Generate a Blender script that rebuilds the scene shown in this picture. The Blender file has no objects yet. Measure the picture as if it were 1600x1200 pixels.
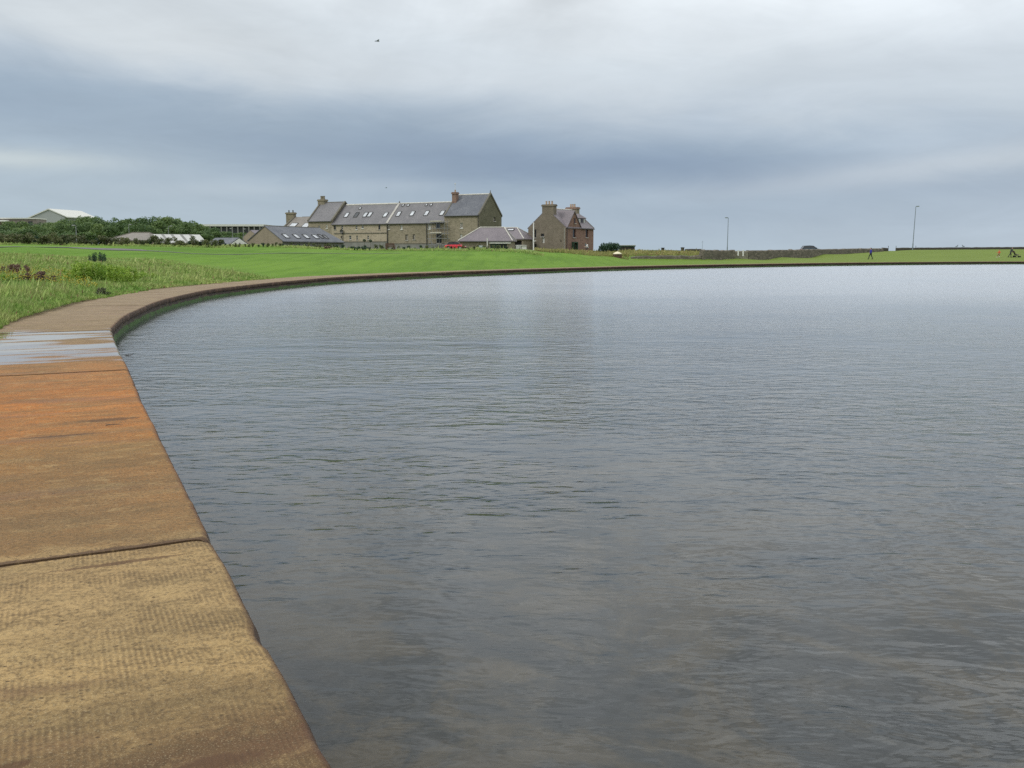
import bpy, bmesh, math, random
import numpy as np
from mathutils import Vector, Matrix, noise as mnoise
R = math.radians
random.seed(7); rng = np.random.default_rng(11)
scene = bpy.context.scene
col = scene.collection

# ---------------------------------------------------------------- camera
F, HOR, CAMH = 1443.0, 391.0, 1.65          # focal length (px of a 1600 wide frame), horizon row, eye height
TH = math.atan((600 - HOR) / F)
cam = bpy.data.cameras.new('camera'); camo = bpy.data.objects.new('camera', cam); col.objects.link(camo)
camo.location = (0, 0, CAMH); camo.rotation_euler = (math.pi/2 - TH, 0, 0)
cam.sensor_width = 36; cam.lens = 36 * F / 1600; cam.clip_start = .05; cam.clip_end = 12000
scene.camera = camo

# ---------------------------------------------------------------- world: overcast sky
SUN_EL, SUN_AZ = R(42), R(-115)              # azimuth clockwise from +Y; behind-left
w = bpy.data.worlds.new('World'); scene.world = w; w.use_nodes = True
nt = w.node_tree; nt.nodes.clear()
def N(nt, t, **k):
    n = nt.nodes.new(t)
    for a, b in k.items(): setattr(n, a, b)
    return n
def setin(n, d):
    for k, v in d.items(): n.inputs[k].default_value = v
    return n
def math_(nt, op, a, b=None, c=None, clamp=False):
    n = N(nt, 'ShaderNodeMath', operation=op, use_clamp=clamp)
    for i, v in enumerate((a, b, c)):
        if v is None: continue
        if isinstance(v, (int, float)): n.inputs[i].default_value = v
        else: nt.links.new(v, n.inputs[i])
    return n.outputs[0]
def ramp(nt, fac, stops, interp='LINEAR'):
    n = N(nt, 'ShaderNodeValToRGB'); cr = n.color_ramp; cr.interpolation = interp
    while len(cr.elements) > 1: cr.elements.remove(cr.elements[-1])
    for i, (p, c) in enumerate(stops):
        e = cr.elements[0] if i == 0 else cr.elements.new(p)
        e.position = p; e.color = (c[0], c[1], c[2], 1) if hasattr(c, '__len__') else (c, c, c, 1)
    nt.links.new(fac, n.inputs[0]); return n.outputs[0]
def mixc(nt, fac, a, b, mode='MIX'):
    n = N(nt, 'ShaderNodeMix', data_type='RGBA', blend_type=mode)
    for s, v in ((n.inputs[0], fac), (n.inputs[6], a), (n.inputs[7], b)):
        if isinstance(v, (int, float)): s.default_value = v
        elif isinstance(v, tuple): s.default_value = (v[0], v[1], v[2], 1)
        else: nt.links.new(v, s)
    return n.outputs[2]
def noisetex(nt, vec, scale, detail=4, rough=.55, dist=0.):
    n = N(nt, 'ShaderNodeTexNoise'); setin(n, {'Scale': scale, 'Detail': detail, 'Roughness': rough, 'Distortion': dist})
    if vec is not None: nt.links.new(vec, n.inputs['Vector'])
    return n.outputs['Fac']
def mapping(nt, vec, scale=(1,1,1), rot=(0,0,0), loc=(0,0,0)):
    n = N(nt, 'ShaderNodeMapping'); setin(n, {'Scale': scale, 'Rotation': rot, 'Location': loc})
    nt.links.new(vec, n.inputs['Vector']); return n.outputs[0]

tc = N(nt, 'ShaderNodeTexCoord').outputs['Generated']
sp = N(nt, 'ShaderNodeSeparateXYZ'); nt.links.new(tc, sp.inputs[0]); sx, sy, sz = sp.outputs
n1 = noisetex(nt, mapping(nt, tc, (2.6, 2.6, 9)), 1.0, 6, .55, .6)
n2 = noisetex(nt, mapping(nt, tc, (5, 5, 20), loc=(3, 1, 7)), 1.0, 6, .58, .8)
n3 = noisetex(nt, mapping(nt, tc, (1.3, 1.3, 5), loc=(9, 4, 2)), 1.0, 3, .5, .2)
t = math_(nt, 'MULTIPLY_ADD', sx, .055, math_(nt, 'MULTIPLY_ADD', math_(nt, 'MINIMUM', sx, 0.), .035, sz))
t = math_(nt, 'MULTIPLY_ADD', math_(nt, 'SUBTRACT', n1, .5), .055, t)
t = math_(nt, 'MULTIPLY_ADD', math_(nt, 'SUBTRACT', n2, .5), .045, t)
base = ramp(nt, t, [(0, (.40,.49,.57)), (.03, (.37,.455,.545)), (.06, (.32,.405,.50)), (.088, (.252,.332,.435)),
    (.108, (.285,.368,.468)), (.135, (.385,.465,.555)), (.17, (.55,.615,.67)), (.22, (.66,.715,.76)), (.38, (.84,.87,.89)), (.6, (1.06,1.11,1.14)), (1, (1.34,1.38,1.40))])
# the band is thinner to the right, brighter milky cloud there
rx = math_(nt, 'MULTIPLY', math_(nt, 'SMOOTHSTEP', sx, .05, .5) if False else math_(nt, 'MULTIPLY', math_(nt, 'SUBTRACT', sx, .1), 2.4, clamp=True), math_(nt, 'MULTIPLY', math_(nt, 'SUBTRACT', .3, sz), 4, clamp=True))
base = mixc(nt, math_(nt, 'MULTIPLY', rx, .5), base, (.46,.515,.575))
lx = math_(nt, 'MULTIPLY', math_(nt, 'MULTIPLY', math_(nt, 'SUBTRACT', .02, sx), 2.6, clamp=True), math_(nt, 'MULTIPLY', math_(nt, 'SUBTRACT', .2, sz), 12, clamp=True))
base = mixc(nt, math_(nt, 'MULTIPLY', lx, .42), base, (.41,.49,.56))
def blob(x0, z0, wx, wz, amt, tilt=0.):
    zz = math_(nt, 'MULTIPLY_ADD', math_(nt, 'SUBTRACT', sx, x0), -tilt, math_(nt, 'SUBTRACT', sz, z0))
    zz = math_(nt, 'MULTIPLY_ADD', math_(nt, 'SUBTRACT', n2, .5), wz*1.6, zz)
    a = math_(nt, 'DIVIDE', math_(nt, 'SUBTRACT', sx, x0), wx); b = math_(nt, 'DIVIDE', zz, wz)
    q = math_(nt, 'ADD', math_(nt, 'MULTIPLY', a, a), math_(nt, 'MULTIPLY', b, b))
    e = math_(nt, 'POWER', 2.718, math_(nt, 'MULTIPLY', q, -1.0))
    return math_(nt, 'MULTIPLY', math_(nt, 'MULTIPLY', e, amt), math_(nt, 'MULTIPLY', math_(nt, 'ADD', sy, .2), 3, clamp=True))
for (x0, z0, wx, wz, amt, tilt, c) in [
    (-.42, .045, .26, .035, .55, -.03, (.42,.505,.575)),  # lighter air low on the left
    (-.47, .083, .09, .010, .60, 0, (.62,.68,.68)),      # pale break low on the left
    (-.27, .062, .10, .008, .35, .03, (.50,.57,.63)),
    (-.12, .068, .05, .008, .30, 0, (.48,.55,.62)),
    (-.34, .20, .22, .035, .55, -.12, (.72,.76,.78)),    # bright streaks high on the left
    (-.02, .17, .25, .022, .40, -.08, (.62,.67,.72)),
    (.42, .082, .24, .014, .62, .09, (.55,.60,.645)),    # light streak low on the right
    (.25, .150, .3, .03, .30, .12, (.50,.56,.63)),
    (.05, .088, .26, .022, .60, -.03, (.225,.295,.405)),  # the dark bar over the house
    (.3, .035, .3, .012, .25, 0, (.33,.40,.49))]:
    base = mixc(nt, blob(x0, z0, wx, wz, amt, tilt), base, c)
tex = math_(nt, 'MULTIPLY_ADD', math_(nt, 'SUBTRACT', noisetex(nt, mapping(nt, tc, (7, 7, 26), loc=(1, 5, 2)), 1.0, 7, .62, .9), .5), .20, math_(nt, 'MULTIPLY_ADD', math_(nt, 'SUBTRACT', n3, .5), .30, 1.0))
# broken cloud overhead: big light and dark masses that the water mirrors
n4 = ramp(nt, noisetex(nt, mapping(nt, tc, (3.2, 3.2, 6), loc=(2, 8, 1)), 1.0, 5, .55, .5), [(.32, .62), (.5, .95), (.68, 1.30)])
up4 = math_(nt, 'MULTIPLY', math_(nt, 'SUBTRACT', sz, .16), 6, clamp=True)
tex = math_(nt, 'MULTIPLY', tex, math_(nt, 'MULTIPLY_ADD', math_(nt, 'SUBTRACT', n4, 1.), up4, 1.))
vt = N(nt, 'ShaderNodeVectorMath', operation='SCALE'); nt.links.new(base, vt.inputs[0]); nt.links.new(tex, vt.inputs['Scale'])
bg = N(nt, 'ShaderNodeBackground'); nt.links.new(vt.outputs[0], bg.inputs[0]); bg.inputs[1].default_value = 1.0
sky = N(nt, 'ShaderNodeTexSky', sky_type='NISHITA'); sky.sun_disc = False; sky.sun_elevation = SUN_EL; sky.sun_rotation = SUN_AZ
bg2 = N(nt, 'ShaderNodeBackground'); nt.links.new(sky.outputs[0], bg2.inputs[0]); bg2.inputs[1].default_value = .05
mx = N(nt, 'ShaderNodeMixShader'); mx.inputs[0].default_value = .06          # a little blue sky leaks through the cloud
nt.links.new(bg.outputs[0], mx.inputs[1]); nt.links.new(bg2.outputs[0], mx.inputs[2])
wo = N(nt, 'ShaderNodeOutputWorld'); nt.links.new(mx.outputs[0], wo.inputs[0])

sun = bpy.data.lights.new('sun', 'SUN'); sun.energy = 1.1; sun.angle = R(14); sun.color = (1, .96, .9)
so = bpy.data.objects.new('sun', sun); col.objects.link(so)
sd = Vector((math.sin(SUN_AZ)*math.cos(SUN_EL), math.cos(SUN_AZ)*math.cos(SUN_EL), math.sin(SUN_EL)))
so.rotation_euler = sd.to_track_quat('Z', 'Y').to_euler()

scene.view_settings.view_transform = 'Standard'; scene.view_settings.look = 'None'
scene.view_settings.exposure = 0.2; scene.view_settings.gamma = 1.0
scene.render.engine = 'CYCLES'; scene.cycles.max_bounces = 6; scene.cycles.transparent_max_bounces = 12
scene.cycles.use_denoising = False

# ---------------------------------------------------------------- measuring helpers (a row/column of the photo at a known distance)
def xat(px, Y, py=385.):
    v = (py-600)/F
    return (px-800)/F*Y/(math.cos(TH)-v*math.sin(TH))
def zat(py, Y):
    v = (py-600)/F
    return CAMH + Y*(-math.sin(TH)-v*math.cos(TH))/(math.cos(TH)-v*math.sin(TH))
def raydir(px, py):
    u = (px-800)/F; v = (py-600)/F
    return Vector((u, math.cos(TH)-v*math.sin(TH), -math.sin(TH)-v*math.cos(TH)))
CAMV = Vector((0, 0, CAMH))

# ---------------------------------------------------------------- mesh helpers
class MB:
    def __init__(s): s.v = []; s.f = []; s.m = []; s.mi = 0
    def face(s, pts):
        k = len(s.v); s.v += [tuple(p) for p in pts]; s.f.append(tuple(range(k, k+len(pts)))); s.m.append(s.mi)
    def box(s, x0, x1, y0, y1, z0, z1, M=None):
        P = [Vector(p) for p in ((x0,y0,z0),(x1,y0,z0),(x1,y1,z0),(x0,y1,z0),(x0,y0,z1),(x1,y0,z1),(x1,y1,z1),(x0,y1,z1))]
        if M is not None: P = [M @ p for p in P]
        s.hexa(P)
    def hexa(s, P):
        k = len(s.v); s.v += [tuple(p) for p in P]
        for q in ((0,3,2,1),(4,5,6,7),(0,1,5,4),(1,2,6,5),(2,3,7,6),(3,0,4,7)):
            s.f.append(tuple(k+i for i in q)); s.m.append(s.mi)
    def tube(s, p0, p1, r0, r1=None, n=8, cap=True):
        p0 = Vector(p0); p1 = Vector(p1); r1 = r0 if r1 is None else r1
        d = (p1-p0).normalized(); a = d.orthogonal().normalized(); b = d.cross(a)
        k = len(s.v)
        for p, r in ((p0, r0), (p1, r1)):
            for i in range(n):
                c = 2*math.pi*i/n; s.v.append(tuple(p + a*math.cos(c)*r + b*math.sin(c)*r))
        for i in range(n):
            j = (i+1) % n; s.f.append((k+i, k+j, k+n+j, k+n+i)); s.m.append(s.mi)
        if cap:
            s.f.append(tuple(k+i for i in range(n-1,-1,-1))); s.m.append(s.mi)
            s.f.append(tuple(k+n+i for i in range(n))); s.m.append(s.mi)
    def ball(s, c, rx, ry=None, rz=None, n=10, m=7):
        ry = ry or rx; rz = rz or rx; k = len(s.v)
        for i in range(1, m):
            a = math.pi*i/m
            for j in range(n):
                b = 2*math.pi*j/n
                s.v.append((c[0]+rx*math.sin(a)*math.cos(b), c[1]+ry*math.sin(a)*math.sin(b), c[2]+rz*math.cos(a)))
        t_ = len(s.v); s.v.append((c[0], c[1], c[2]+rz)); s.v.append((c[0], c[1], c[2]-rz))
        for j in range(n):
            jj = (j+1) % n
            s.f.append((t_, k+j, k+jj)); s.m.append(s.mi)
            for i in range(m-2):
                s.f.append((k+i*n+j, k+(i+1)*n+j, k+(i+1)*n+jj, k+i*n+jj)); s.m.append(s.mi)
            s.f.append((t_+1, k+(m-2)*n+jj, k+(m-2)*n+j)); s.m.append(s.mi)
    def build(s, name, mats, parent=None, smooth=False):
        me = bpy.data.meshes.new(name); me.from_pydata(s.v, [], s.f)
        if not isinstance(mats, (list, tuple)): mats = [mats]
        for m in mats: me.materials.append(m)
        if len(mats) > 1: me.polygons.foreach_set('material_index', s.m)
        if smooth: me.polygons.foreach_set('use_smooth', [True]*len(s.f))
        me.update()
        o = bpy.data.objects.new(name, me); col.objects.link(o)
        if parent: o.parent = parent
        return o
def npmesh(name, verts, faces, nper, mats, colors=None, smooth=False, attr='tint'):
    me = bpy.data.meshes.new(name); nv = len(verts); nf = len(faces)
    me.vertices.add(nv); me.vertices.foreach_set('co', np.asarray(verts, np.float32).ravel())
    me.loops.add(nf*nper); me.loops.foreach_set('vertex_index', np.asarray(faces, np.int32).ravel())
    me.polygons.add(nf); me.polygons.foreach_set('loop_start', np.arange(0, nf*nper, nper, dtype=np.int32))
    try: me.polygons.foreach_set('loop_total', np.full(nf, nper, np.int32))
    except Exception: pass
    for m in (mats if isinstance(mats, (list, tuple)) else [mats]): me.materials.append(m)
    if smooth: me.polygons.foreach_set('use_smooth', np.ones(nf, bool))
    me.update(calc_edges=True)
    if colors is not None:
        a = me.color_attributes.new(attr, 'FLOAT_COLOR', 'POINT')
        c = np.ones((nv, 4), np.float32); c[:, :3] = colors; a.data.foreach_set('color', c.ravel())
    o = bpy.data.objects.new(name, me); col.objects.link(o); return o
def tag(o, label=None, cat=None, group=None, kind=None):
    if label: o['label'] = label
    if cat: o['category'] = cat
    if group: o['group'] = group
    if kind: o['kind'] = kind
    return o
def empty(name, loc, rz=0, label=None, cat=None, group=None):
    o = bpy.data.objects.new(name, None); col.objects.link(o); o.empty_display_size = .3
    o.location = loc; o.rotation_euler = (0, 0, rz); tag(o, label, cat, group); return o
def copy_tree(o, parent=None):
    c = o.copy(); col.objects.link(c)
    if parent: c.parent = parent
    for ch in [q for q in bpy.data.objects if q.parent == o]: copy_tree(ch, c)
    return c

# ---------------------------------------------------------------- materials
def mat(name):
    m = bpy.data.materials.new(name); m.use_nodes = True; t_ = m.node_tree; t_.nodes.clear()
    b = N(t_, 'ShaderNodeBsdfPrincipled'); o = N(t_, 'ShaderNodeOutputMaterial'); t_.links.new(b.outputs[0], o.inputs[0])
    return m, t_, b
def objco(t_): return N(t_, 'ShaderNodeTexCoord').outputs['Object']
def bump(t_, b, h, strength=.5, dist=.02):
    n = N(t_, 'ShaderNodeBump'); n.inputs['Strength'].default_value = strength; n.inputs['Distance'].default_value = dist
    t_.links.new(h, n.inputs['Height']); t_.links.new(n.outputs[0], b.inputs['Normal']); return n
def noisy(name, c, var=.25, scale=3., rough=.8, c2=None, detail=5, bstr=.3, bd=.02, bscale=None, metal=0.):
    m, t_, b = mat(name); oc = objco(t_)
    n = noisetex(t_, oc, scale, detail, .6)
    lo = tuple(x*(1-var) for x in c); hi = tuple(x*(1+var) for x in (c2 or c))
    t_.links.new(ramp(t_, n, [(.3, lo), (.7, hi)]), b.inputs['Base Color'])
    b.inputs['Roughness'].default_value = rough; b.inputs['Metallic'].default_value = metal
    if bstr: bump(t_, b, noisetex(t_, oc, bscale or scale*4, 4), bstr, bd)
    return m
def stone(name, c1, c2, mortar, damp=None, sc=(2.2, 2.2, 4.2), dk=.6):
    """rubble masonry: warped blocks, mortar, large stains"""
    m, t_, b = mat(name); oc = objco(t_)
    v = N(t_, 'ShaderNodeTexVoronoi', feature='F1'); v.inputs['Scale'].default_value = 1
    mp = mapping(t_, oc, sc); nz = N(t_, 'ShaderNodeTexNoise'); nz.inputs['Scale'].default_value = 2.; t_.links.new(oc, nz.inputs['Vector'])
    t_.links.new(mp, v.inputs['Vector'])
    e = N(t_, 'ShaderNodeTexVoronoi', feature='DISTANCE_TO_EDGE'); t_.links.new(mp, e.inputs['Vector']); e.inputs['Scale'].default_value = 1
    s = N(t_, 'ShaderNodeSeparateColor'); t_.links.new(v.outputs['Color'], s.inputs[0])
    cc = mixc(t_, s.outputs[0], c1, c2)
    cc = mixc(t_, ramp(t_, s.outputs[1], [(.72, 0), (.8, .6)]), cc, tuple(x*dk for x in c1))
    cc = mixc(t_, ramp(t_, e.outputs['Distance'], [(.03, 1), (.09, 0)]), cc, mortar)
    big = noisetex(t_, mapping(t_, oc, (.25, .25, .5)), 1.0, 5, .6)
    cc = mixc(t_, math_(t_, 'MULTIPLY', ramp(t_, big, [(.35, 0), (.7, 1)]), .55), cc, damp or tuple(x*.6 for x in c1))
    str_ = noisetex(t_, mapping(t_, oc, (1.6, 1.6, .12)), 1.0, 4, .6)
    cc = mixc(t_, math_(t_, 'MULTIPLY', ramp(t_, str_, [(.5, 0), (.75, 1)]), .4), cc, tuple(x*.55 for x in c2))
    t_.links.new(cc, b.inputs['Base Color']); b.inputs['Roughness'].default_value = .92
    bump(t_, b, math_(t_, 'ADD', e.outputs['Distance'], math_(t_, 'MULTIPLY', noisetex(t_, oc, 9), .4)), .6, .05)
    return m
def slate(name, c1, c2, rough=.55, tone=None):
    m, t_, b = mat(name); oc = objco(t_)
    br = N(t_, 'ShaderNodeTexBrick'); t_.links.new(mapping(t_, oc, (1, 1, 1), rot=(R(-90), 0, 0)), br.inputs['Vector'])
    setin(br, {'Scale': 3.2, 'Mortar Size': .03, 'Color1': (*c1, 1), 'Color2': (*c2, 1), 'Mortar': (*[x*.5 for x in c1], 1), 'Bias': 0, 'Brick Width': .9, 'Row Height': .55})
    n = noisetex(t_, mapping(t_, oc, (.5, .5, .35)), 1., 6, .65)
    cc = mixc(t_, ramp(t_, n, [(.35, 0), (.72, .8)]), br.outputs['Color'], tone or tuple(x*.65 for x in c1))
    n2_ = noisetex(t_, oc, 7., 3, .7)
    cc = mixc(t_, ramp(t_, n2_, [(.55, 0), (.75, .5)]), cc, tuple(x*1.6 for x in c2))
    t_.links.new(cc, b.inputs['Base Color']); b.inputs['Roughness'].default_value = rough
    bump(t_, b, math_(t_, 'ADD', br.outputs['Fac'], n2_), .4, .02)
    return m
def foliage(name, c1, c2, c3, trans=.25):
    m, t_, b = mat(name)
    oi = N(t_, 'ShaderNodeObjectInfo'); at = N(t_, 'ShaderNodeAttribute'); at.attribute_name = 'tint'
    s = N(t_, 'ShaderNodeSeparateColor'); t_.links.new(at.outputs['Color'], s.inputs[0])
    cc = mixc(t_, s.outputs[0], c1, c2); cc = mixc(t_, s.outputs[1], cc, c3)
    hs = N(t_, 'ShaderNodeHueSaturation'); t_.links.new(cc, hs.inputs['Color'])
    t_.links.new(math_(t_, 'MULTIPLY_ADD', oi.outputs['Random'], .5, .75), hs.inputs['Value'])
    t_.links.new(math_(t_, 'MULTIPLY_ADD', oi.outputs['Random'], -.03, .515), hs.inputs['Hue'])
    t_.links.new(hs.outputs[0], b.inputs['Base Color']); b.inputs['Roughness'].default_value = .6
    tr = N(t_, 'ShaderNodeBsdfTranslucent'); t_.links.new(hs.outputs[0], tr.inputs[0])
    ms = N(t_, 'ShaderNodeMixShader'); ms.inputs[0].default_value = trans
    t_.links.new(b.outputs[0], ms.inputs[1]); t_.links.new(tr.outputs[0], ms.inputs[2])
    t_.links.new(ms.outputs[0], t_.nodes['Material Output'].inputs[0]); return m
def vcol(name, rough=.75, trans=.2, spec=.3):
    m, t_, b = mat(name); at = N(t_, 'ShaderNodeAttribute'); at.attribute_name = 'tint'
    t_.links.new(at.outputs['Color'], b.inputs['Base Color']); b.inputs['Roughness'].default_value = rough
    b.inputs['Specular IOR Level'].default_value = spec
    tr = N(t_, 'ShaderNodeBsdfTranslucent'); t_.links.new(at.outputs['Color'], tr.inputs[0])
    ms = N(t_, 'ShaderNodeMixShader'); ms.inputs[0].default_value = trans
    t_.links.new(b.outputs[0], ms.inputs[1]); t_.links.new(tr.outputs[0], ms.inputs[2])
    t_.links.new(ms.outputs[0], t_.nodes['Material Output'].inputs[0]); return m

M = {}
M['mill'] = stone('mill_stone', (.27,.235,.165), (.34,.29,.21), (.29,.25,.19), (.18,.16,.10))
M['mill_pale'] = stone('mill_pale_stone', (.40,.34,.25), (.46,.39,.29), (.38,.33,.25), (.32,.27,.19))
M['mill_gable_shaded'] = stone('shaded_mill_gable_stone', (.12,.115,.07), (.17,.155,.10), (.17,.16,.11), (.085,.085,.045))  # mill stone darkened: shade of the gable facing away from the sun, in the colour
M['house_gable'] = stone('house_gable_stone', (.18,.15,.11), (.22,.185,.14), (.20,.17,.13), (.12,.105,.075), dk=.8)
M['house_front'] = stone('house_front_stone', (.24,.14,.105), (.29,.18,.135), (.24,.16,.12), (.16,.085,.065), sc=(1.8, 1.8, 3.2))
M['barn_wall'] = stone('barn_wall_stone', (.27,.225,.165), (.29,.24,.18), (.27,.23,.17), (.23,.19,.14), dk=.9)
M['render_grey'] = noisy('grey_render', (.20,.20,.18), .2, .8)
M['slate_mid'] = slate('grey_slate', (.155,.152,.16), (.195,.185,.185))
M['slate_dark'] = slate('dark_slate', (.105,.115,.135), (.16,.165,.18), tone=(.05,.057,.075))
M['slate_purple'] = slate('purple_slate', (.175,.15,.165), (.21,.18,.19))
M['slate_warm'] = slate('weathered_warm_slate', (.22,.20,.17), (.25,.22,.19))
M['ridge'] = noisy('pale_ridge_stone', (.55,.53,.47), .2, 2.)
M['coping'] = noisy('dark_coping', (.13,.12,.09), .3, 2.)
M['pale_coping'] = noisy('pale_coping', (.42,.40,.36), .2, 2.)
M['white'] = noisy('white_paint', (.78,.77,.74), .06, 3., .5, bstr=0)
M['offwhite'] = noisy('off_white_paint', (.60,.60,.55), .12, 2., .6)
M['cream'] = noisy('cream_lid', (.72,.66,.46), .12, 2., .6)
M['pot'] = noisy('clay_pot', (.42,.30,.20), .2, 4.)
M['chim'] = stone('chimney_stone', (.23,.20,.14), (.28,.24,.17), (.25,.22,.16), (.15,.13,.08))
M['chimbrick'] = stone('chimney_brick', (.25,.15,.11), (.30,.19,.14), (.26,.2,.16), (.16,.1,.08))
M['pipe'] = noisy('dark_pipe', (.05,.05,.045), .2, 3., .5)
M['steel'] = noisy('galvanised_steel', (.22,.23,.24), .15, 6., .5, metal=.3, bstr=0)
M['lampgrey'] = noisy('lamp_grey_paint', (.16,.19,.21), .15, 6., .5, bstr=0)
M['wood'] = noisy('brown_wood', (.12,.065,.04), .3, 6., .7)
M['plank'] = noisy('scaffold_board', (.45,.42,.35), .2, 4.)
M['darkframe'] = noisy('dark_red_frame', (.07,.022,.018), .2, 3., .5, bstr=0)
M['green_paint'] = noisy('green_paint', (.035,.075,.045), .3, 2., .6)
M['black'] = noisy('black_plastic', (.018,.018,.02), .2, 5., .5, bstr=0)
M['redcar'] = noisy('red_car_paint', (.62,.03,.05), .05, 1., .25, bstr=0)
M['navycar'] = noisy('dark_teal_car_paint', (.03,.05,.065), .05, 1., .25, bstr=0)
M['tyre'] = noisy('tyre_rubber', (.02,.02,.02), .2, 9., .8)
M['rim'] = noisy('alloy_rim', (.45,.46,.48), .1, 5., .3, metal=.8, bstr=0)
M['bark'] = noisy('bark', (.09,.07,.05), .3, 3.)
M['lens'] = noisy('lamp_lens', (.75,.75,.7), .1, 6., .2, bstr=0)
M['stonewall'] = stone('rubble_wall_stone', (.135,.115,.09), (.24,.20,.16), (.10,.09,.07), (.10,.095,.07), sc=(1.7, 1.7, 3.4), dk=.4)
M['stonewall_pale'] = stone('patched_wall_stone', (.23,.205,.155), (.30,.27,.21), (.2,.18,.14), (.16,.15,.11), sc=(2.2, 2.2, 3.4))
M['darkwall'] = stone('dark_wall_stone', (.055,.05,.042), (.085,.075,.06), (.06,.055,.045), (.04,.038,.03))
def glass(name, c, r=.12):
    m, t_, b = mat(name); n = noisetex(t_, objco(t_), 1.5, 2)
    t_.links.new(ramp(t_, n, [(.3, tuple(x*.7 for x in c)), (.7, tuple(x*1.3 for x in c))]), b.inputs['Base Color'])
    b.inputs['Roughness'].default_value = r; b.inputs['Specular IOR Level'].default_value = .8; return m
M['glass'] = glass('dark_glass', (.02,.024,.028)); M['blind'] = glass('pane_with_pale_blind', (.5,.5,.46), .3)
M['skyglass'] = glass('skylight_glass', (.46,.48,.50), .15)
M['boarded'] = noisy('boarded_opening', (.26,.24,.20), .15, 2.)
M['fol_tree'] = foliage('tree_leaves', (.045,.10,.03), (.13,.21,.055), (.22,.29,.10))
M['fol_scrub'] = foliage('scrub_leaves', (.06,.10,.028), (.13,.15,.055), (.20,.15,.085))
M['fol_dark'] = foliage('dark_bush_leaves', (.012,.042,.022), (.03,.075,.035), (.05,.10,.045))
M['fol_bright'] = foliage('bright_weed_leaves', (.15,.30,.03), (.25,.40,.05), (.40,.44,.08))
M['fol_red'] = foliage('reddish_dock_leaves', (.12,.055,.045), (.19,.11,.085), (.17,.16,.08))
M['blade'] = vcol('grass_blades')

# ---------------------------------------------------------------- pond outline (world metres)
outer_px = [(520,1200),(460,1085),(400,975),(340,865),(280,745),(240,665),(222,630),(210,600),(195,565),(186,550),(176,525),(173,512),
            (188,497),(210,485),(250,469),(300,457)]
def ground(px, py, z=0.):
    d = raydir(px, py); t_ = (z-CAMH)/d.z; return (d.x*t_, d.y*t_)
near = [ground(*p) for p in outer_px]
far = [(-12.95,40.5),(-12.75,45.6),(-12.1,52.),(-11.0,58.),(-9.0,63.6),(-4.9,71.8),(0,79.9),(6.5,89.6),(13.6,98.6),(22.5,107.8),(31.8,115.6),(42.5,123.8),(54.1,130.8),(65.,135.6),(76.2,139),(110,143)]
back = [(150,130),(176,90),(172,40),(130,0),(70,-24),(20,-20),(4,-7.5),(1.05,-1.2),(.45,.45),(-.1,1.7)]
ctrl = near + far + back
C0 = Vector((45, 58))
pts = [Vector(p) for p in ctrl]
# densify: fine near the camera
loop = []
for i, p in enumerate(pts):
    q = pts[(i+1) % len(pts)]; p0 = pts[i-1]; q1 = pts[(i+2) % len(pts)]
    d = (q-p).length; mid = (p+q)/2; dist = mid.length
    step = .06 if dist < 9 else .10 if dist < 16 else .3 if dist < 45 else 1. if dist < 160 and mid.y > 5 else 3.
    n = max(1, int(d/step))
    straight = i < 12 or i > len(pts)-4
    for k in range(n):
        s = k/n
        if straight: loop.append(p.lerp(q, s))
        else:      # gentle Catmull-Rom
            a = .5*(2*p + (q-p0)*s + (2*p0-5*p+4*q-q1)*s*s + (-p0+3*p-3*q+q1)*s**3); loop.append(a)
L = len(loop)
nrm = []
for i in range(L):
    tg = (loop[(i+1) % L]-loop[i-1]).normalized(); nrm.append(Vector((-tg.y, tg.x)))     # path runs clockwise from above: outward is left
# smooth normals so the inner edge does not fold
cum = [0.]
for i in range(L): cum.append(cum[-1]+(loop[(i+1) % L]-loop[i]).length)
for _ in range(2):
    new = []
    for i in range(L):
        wn_ = 1.3 if loop[i].length < 60 else 3.; acc = nrm[i].copy(); k = 1
        while k < L//2 and cum[i]-cum[i-k] < wn_ if i-k >= 0 else k < 40: acc += nrm[i-k]; k += 1
        k = 1
        while i+k < L and cum[i+k]-cum[i] < wn_: acc += nrm[i+k]; k += 1
        new.append(acc.normalized())
    nrm = new
WALKW = 2.25
def nz(x, y=0, z=0): return mnoise.noise(Vector((x, y, z)))
def kerb_w(p): return WALKW if p.y < 60 else max(1.3, WALKW-(p.y-60)*.03)
edge_in = [loop[i]+nrm[i]*kerb_w(loop[i]) for i in range(L)]
WATER = -.42

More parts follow.
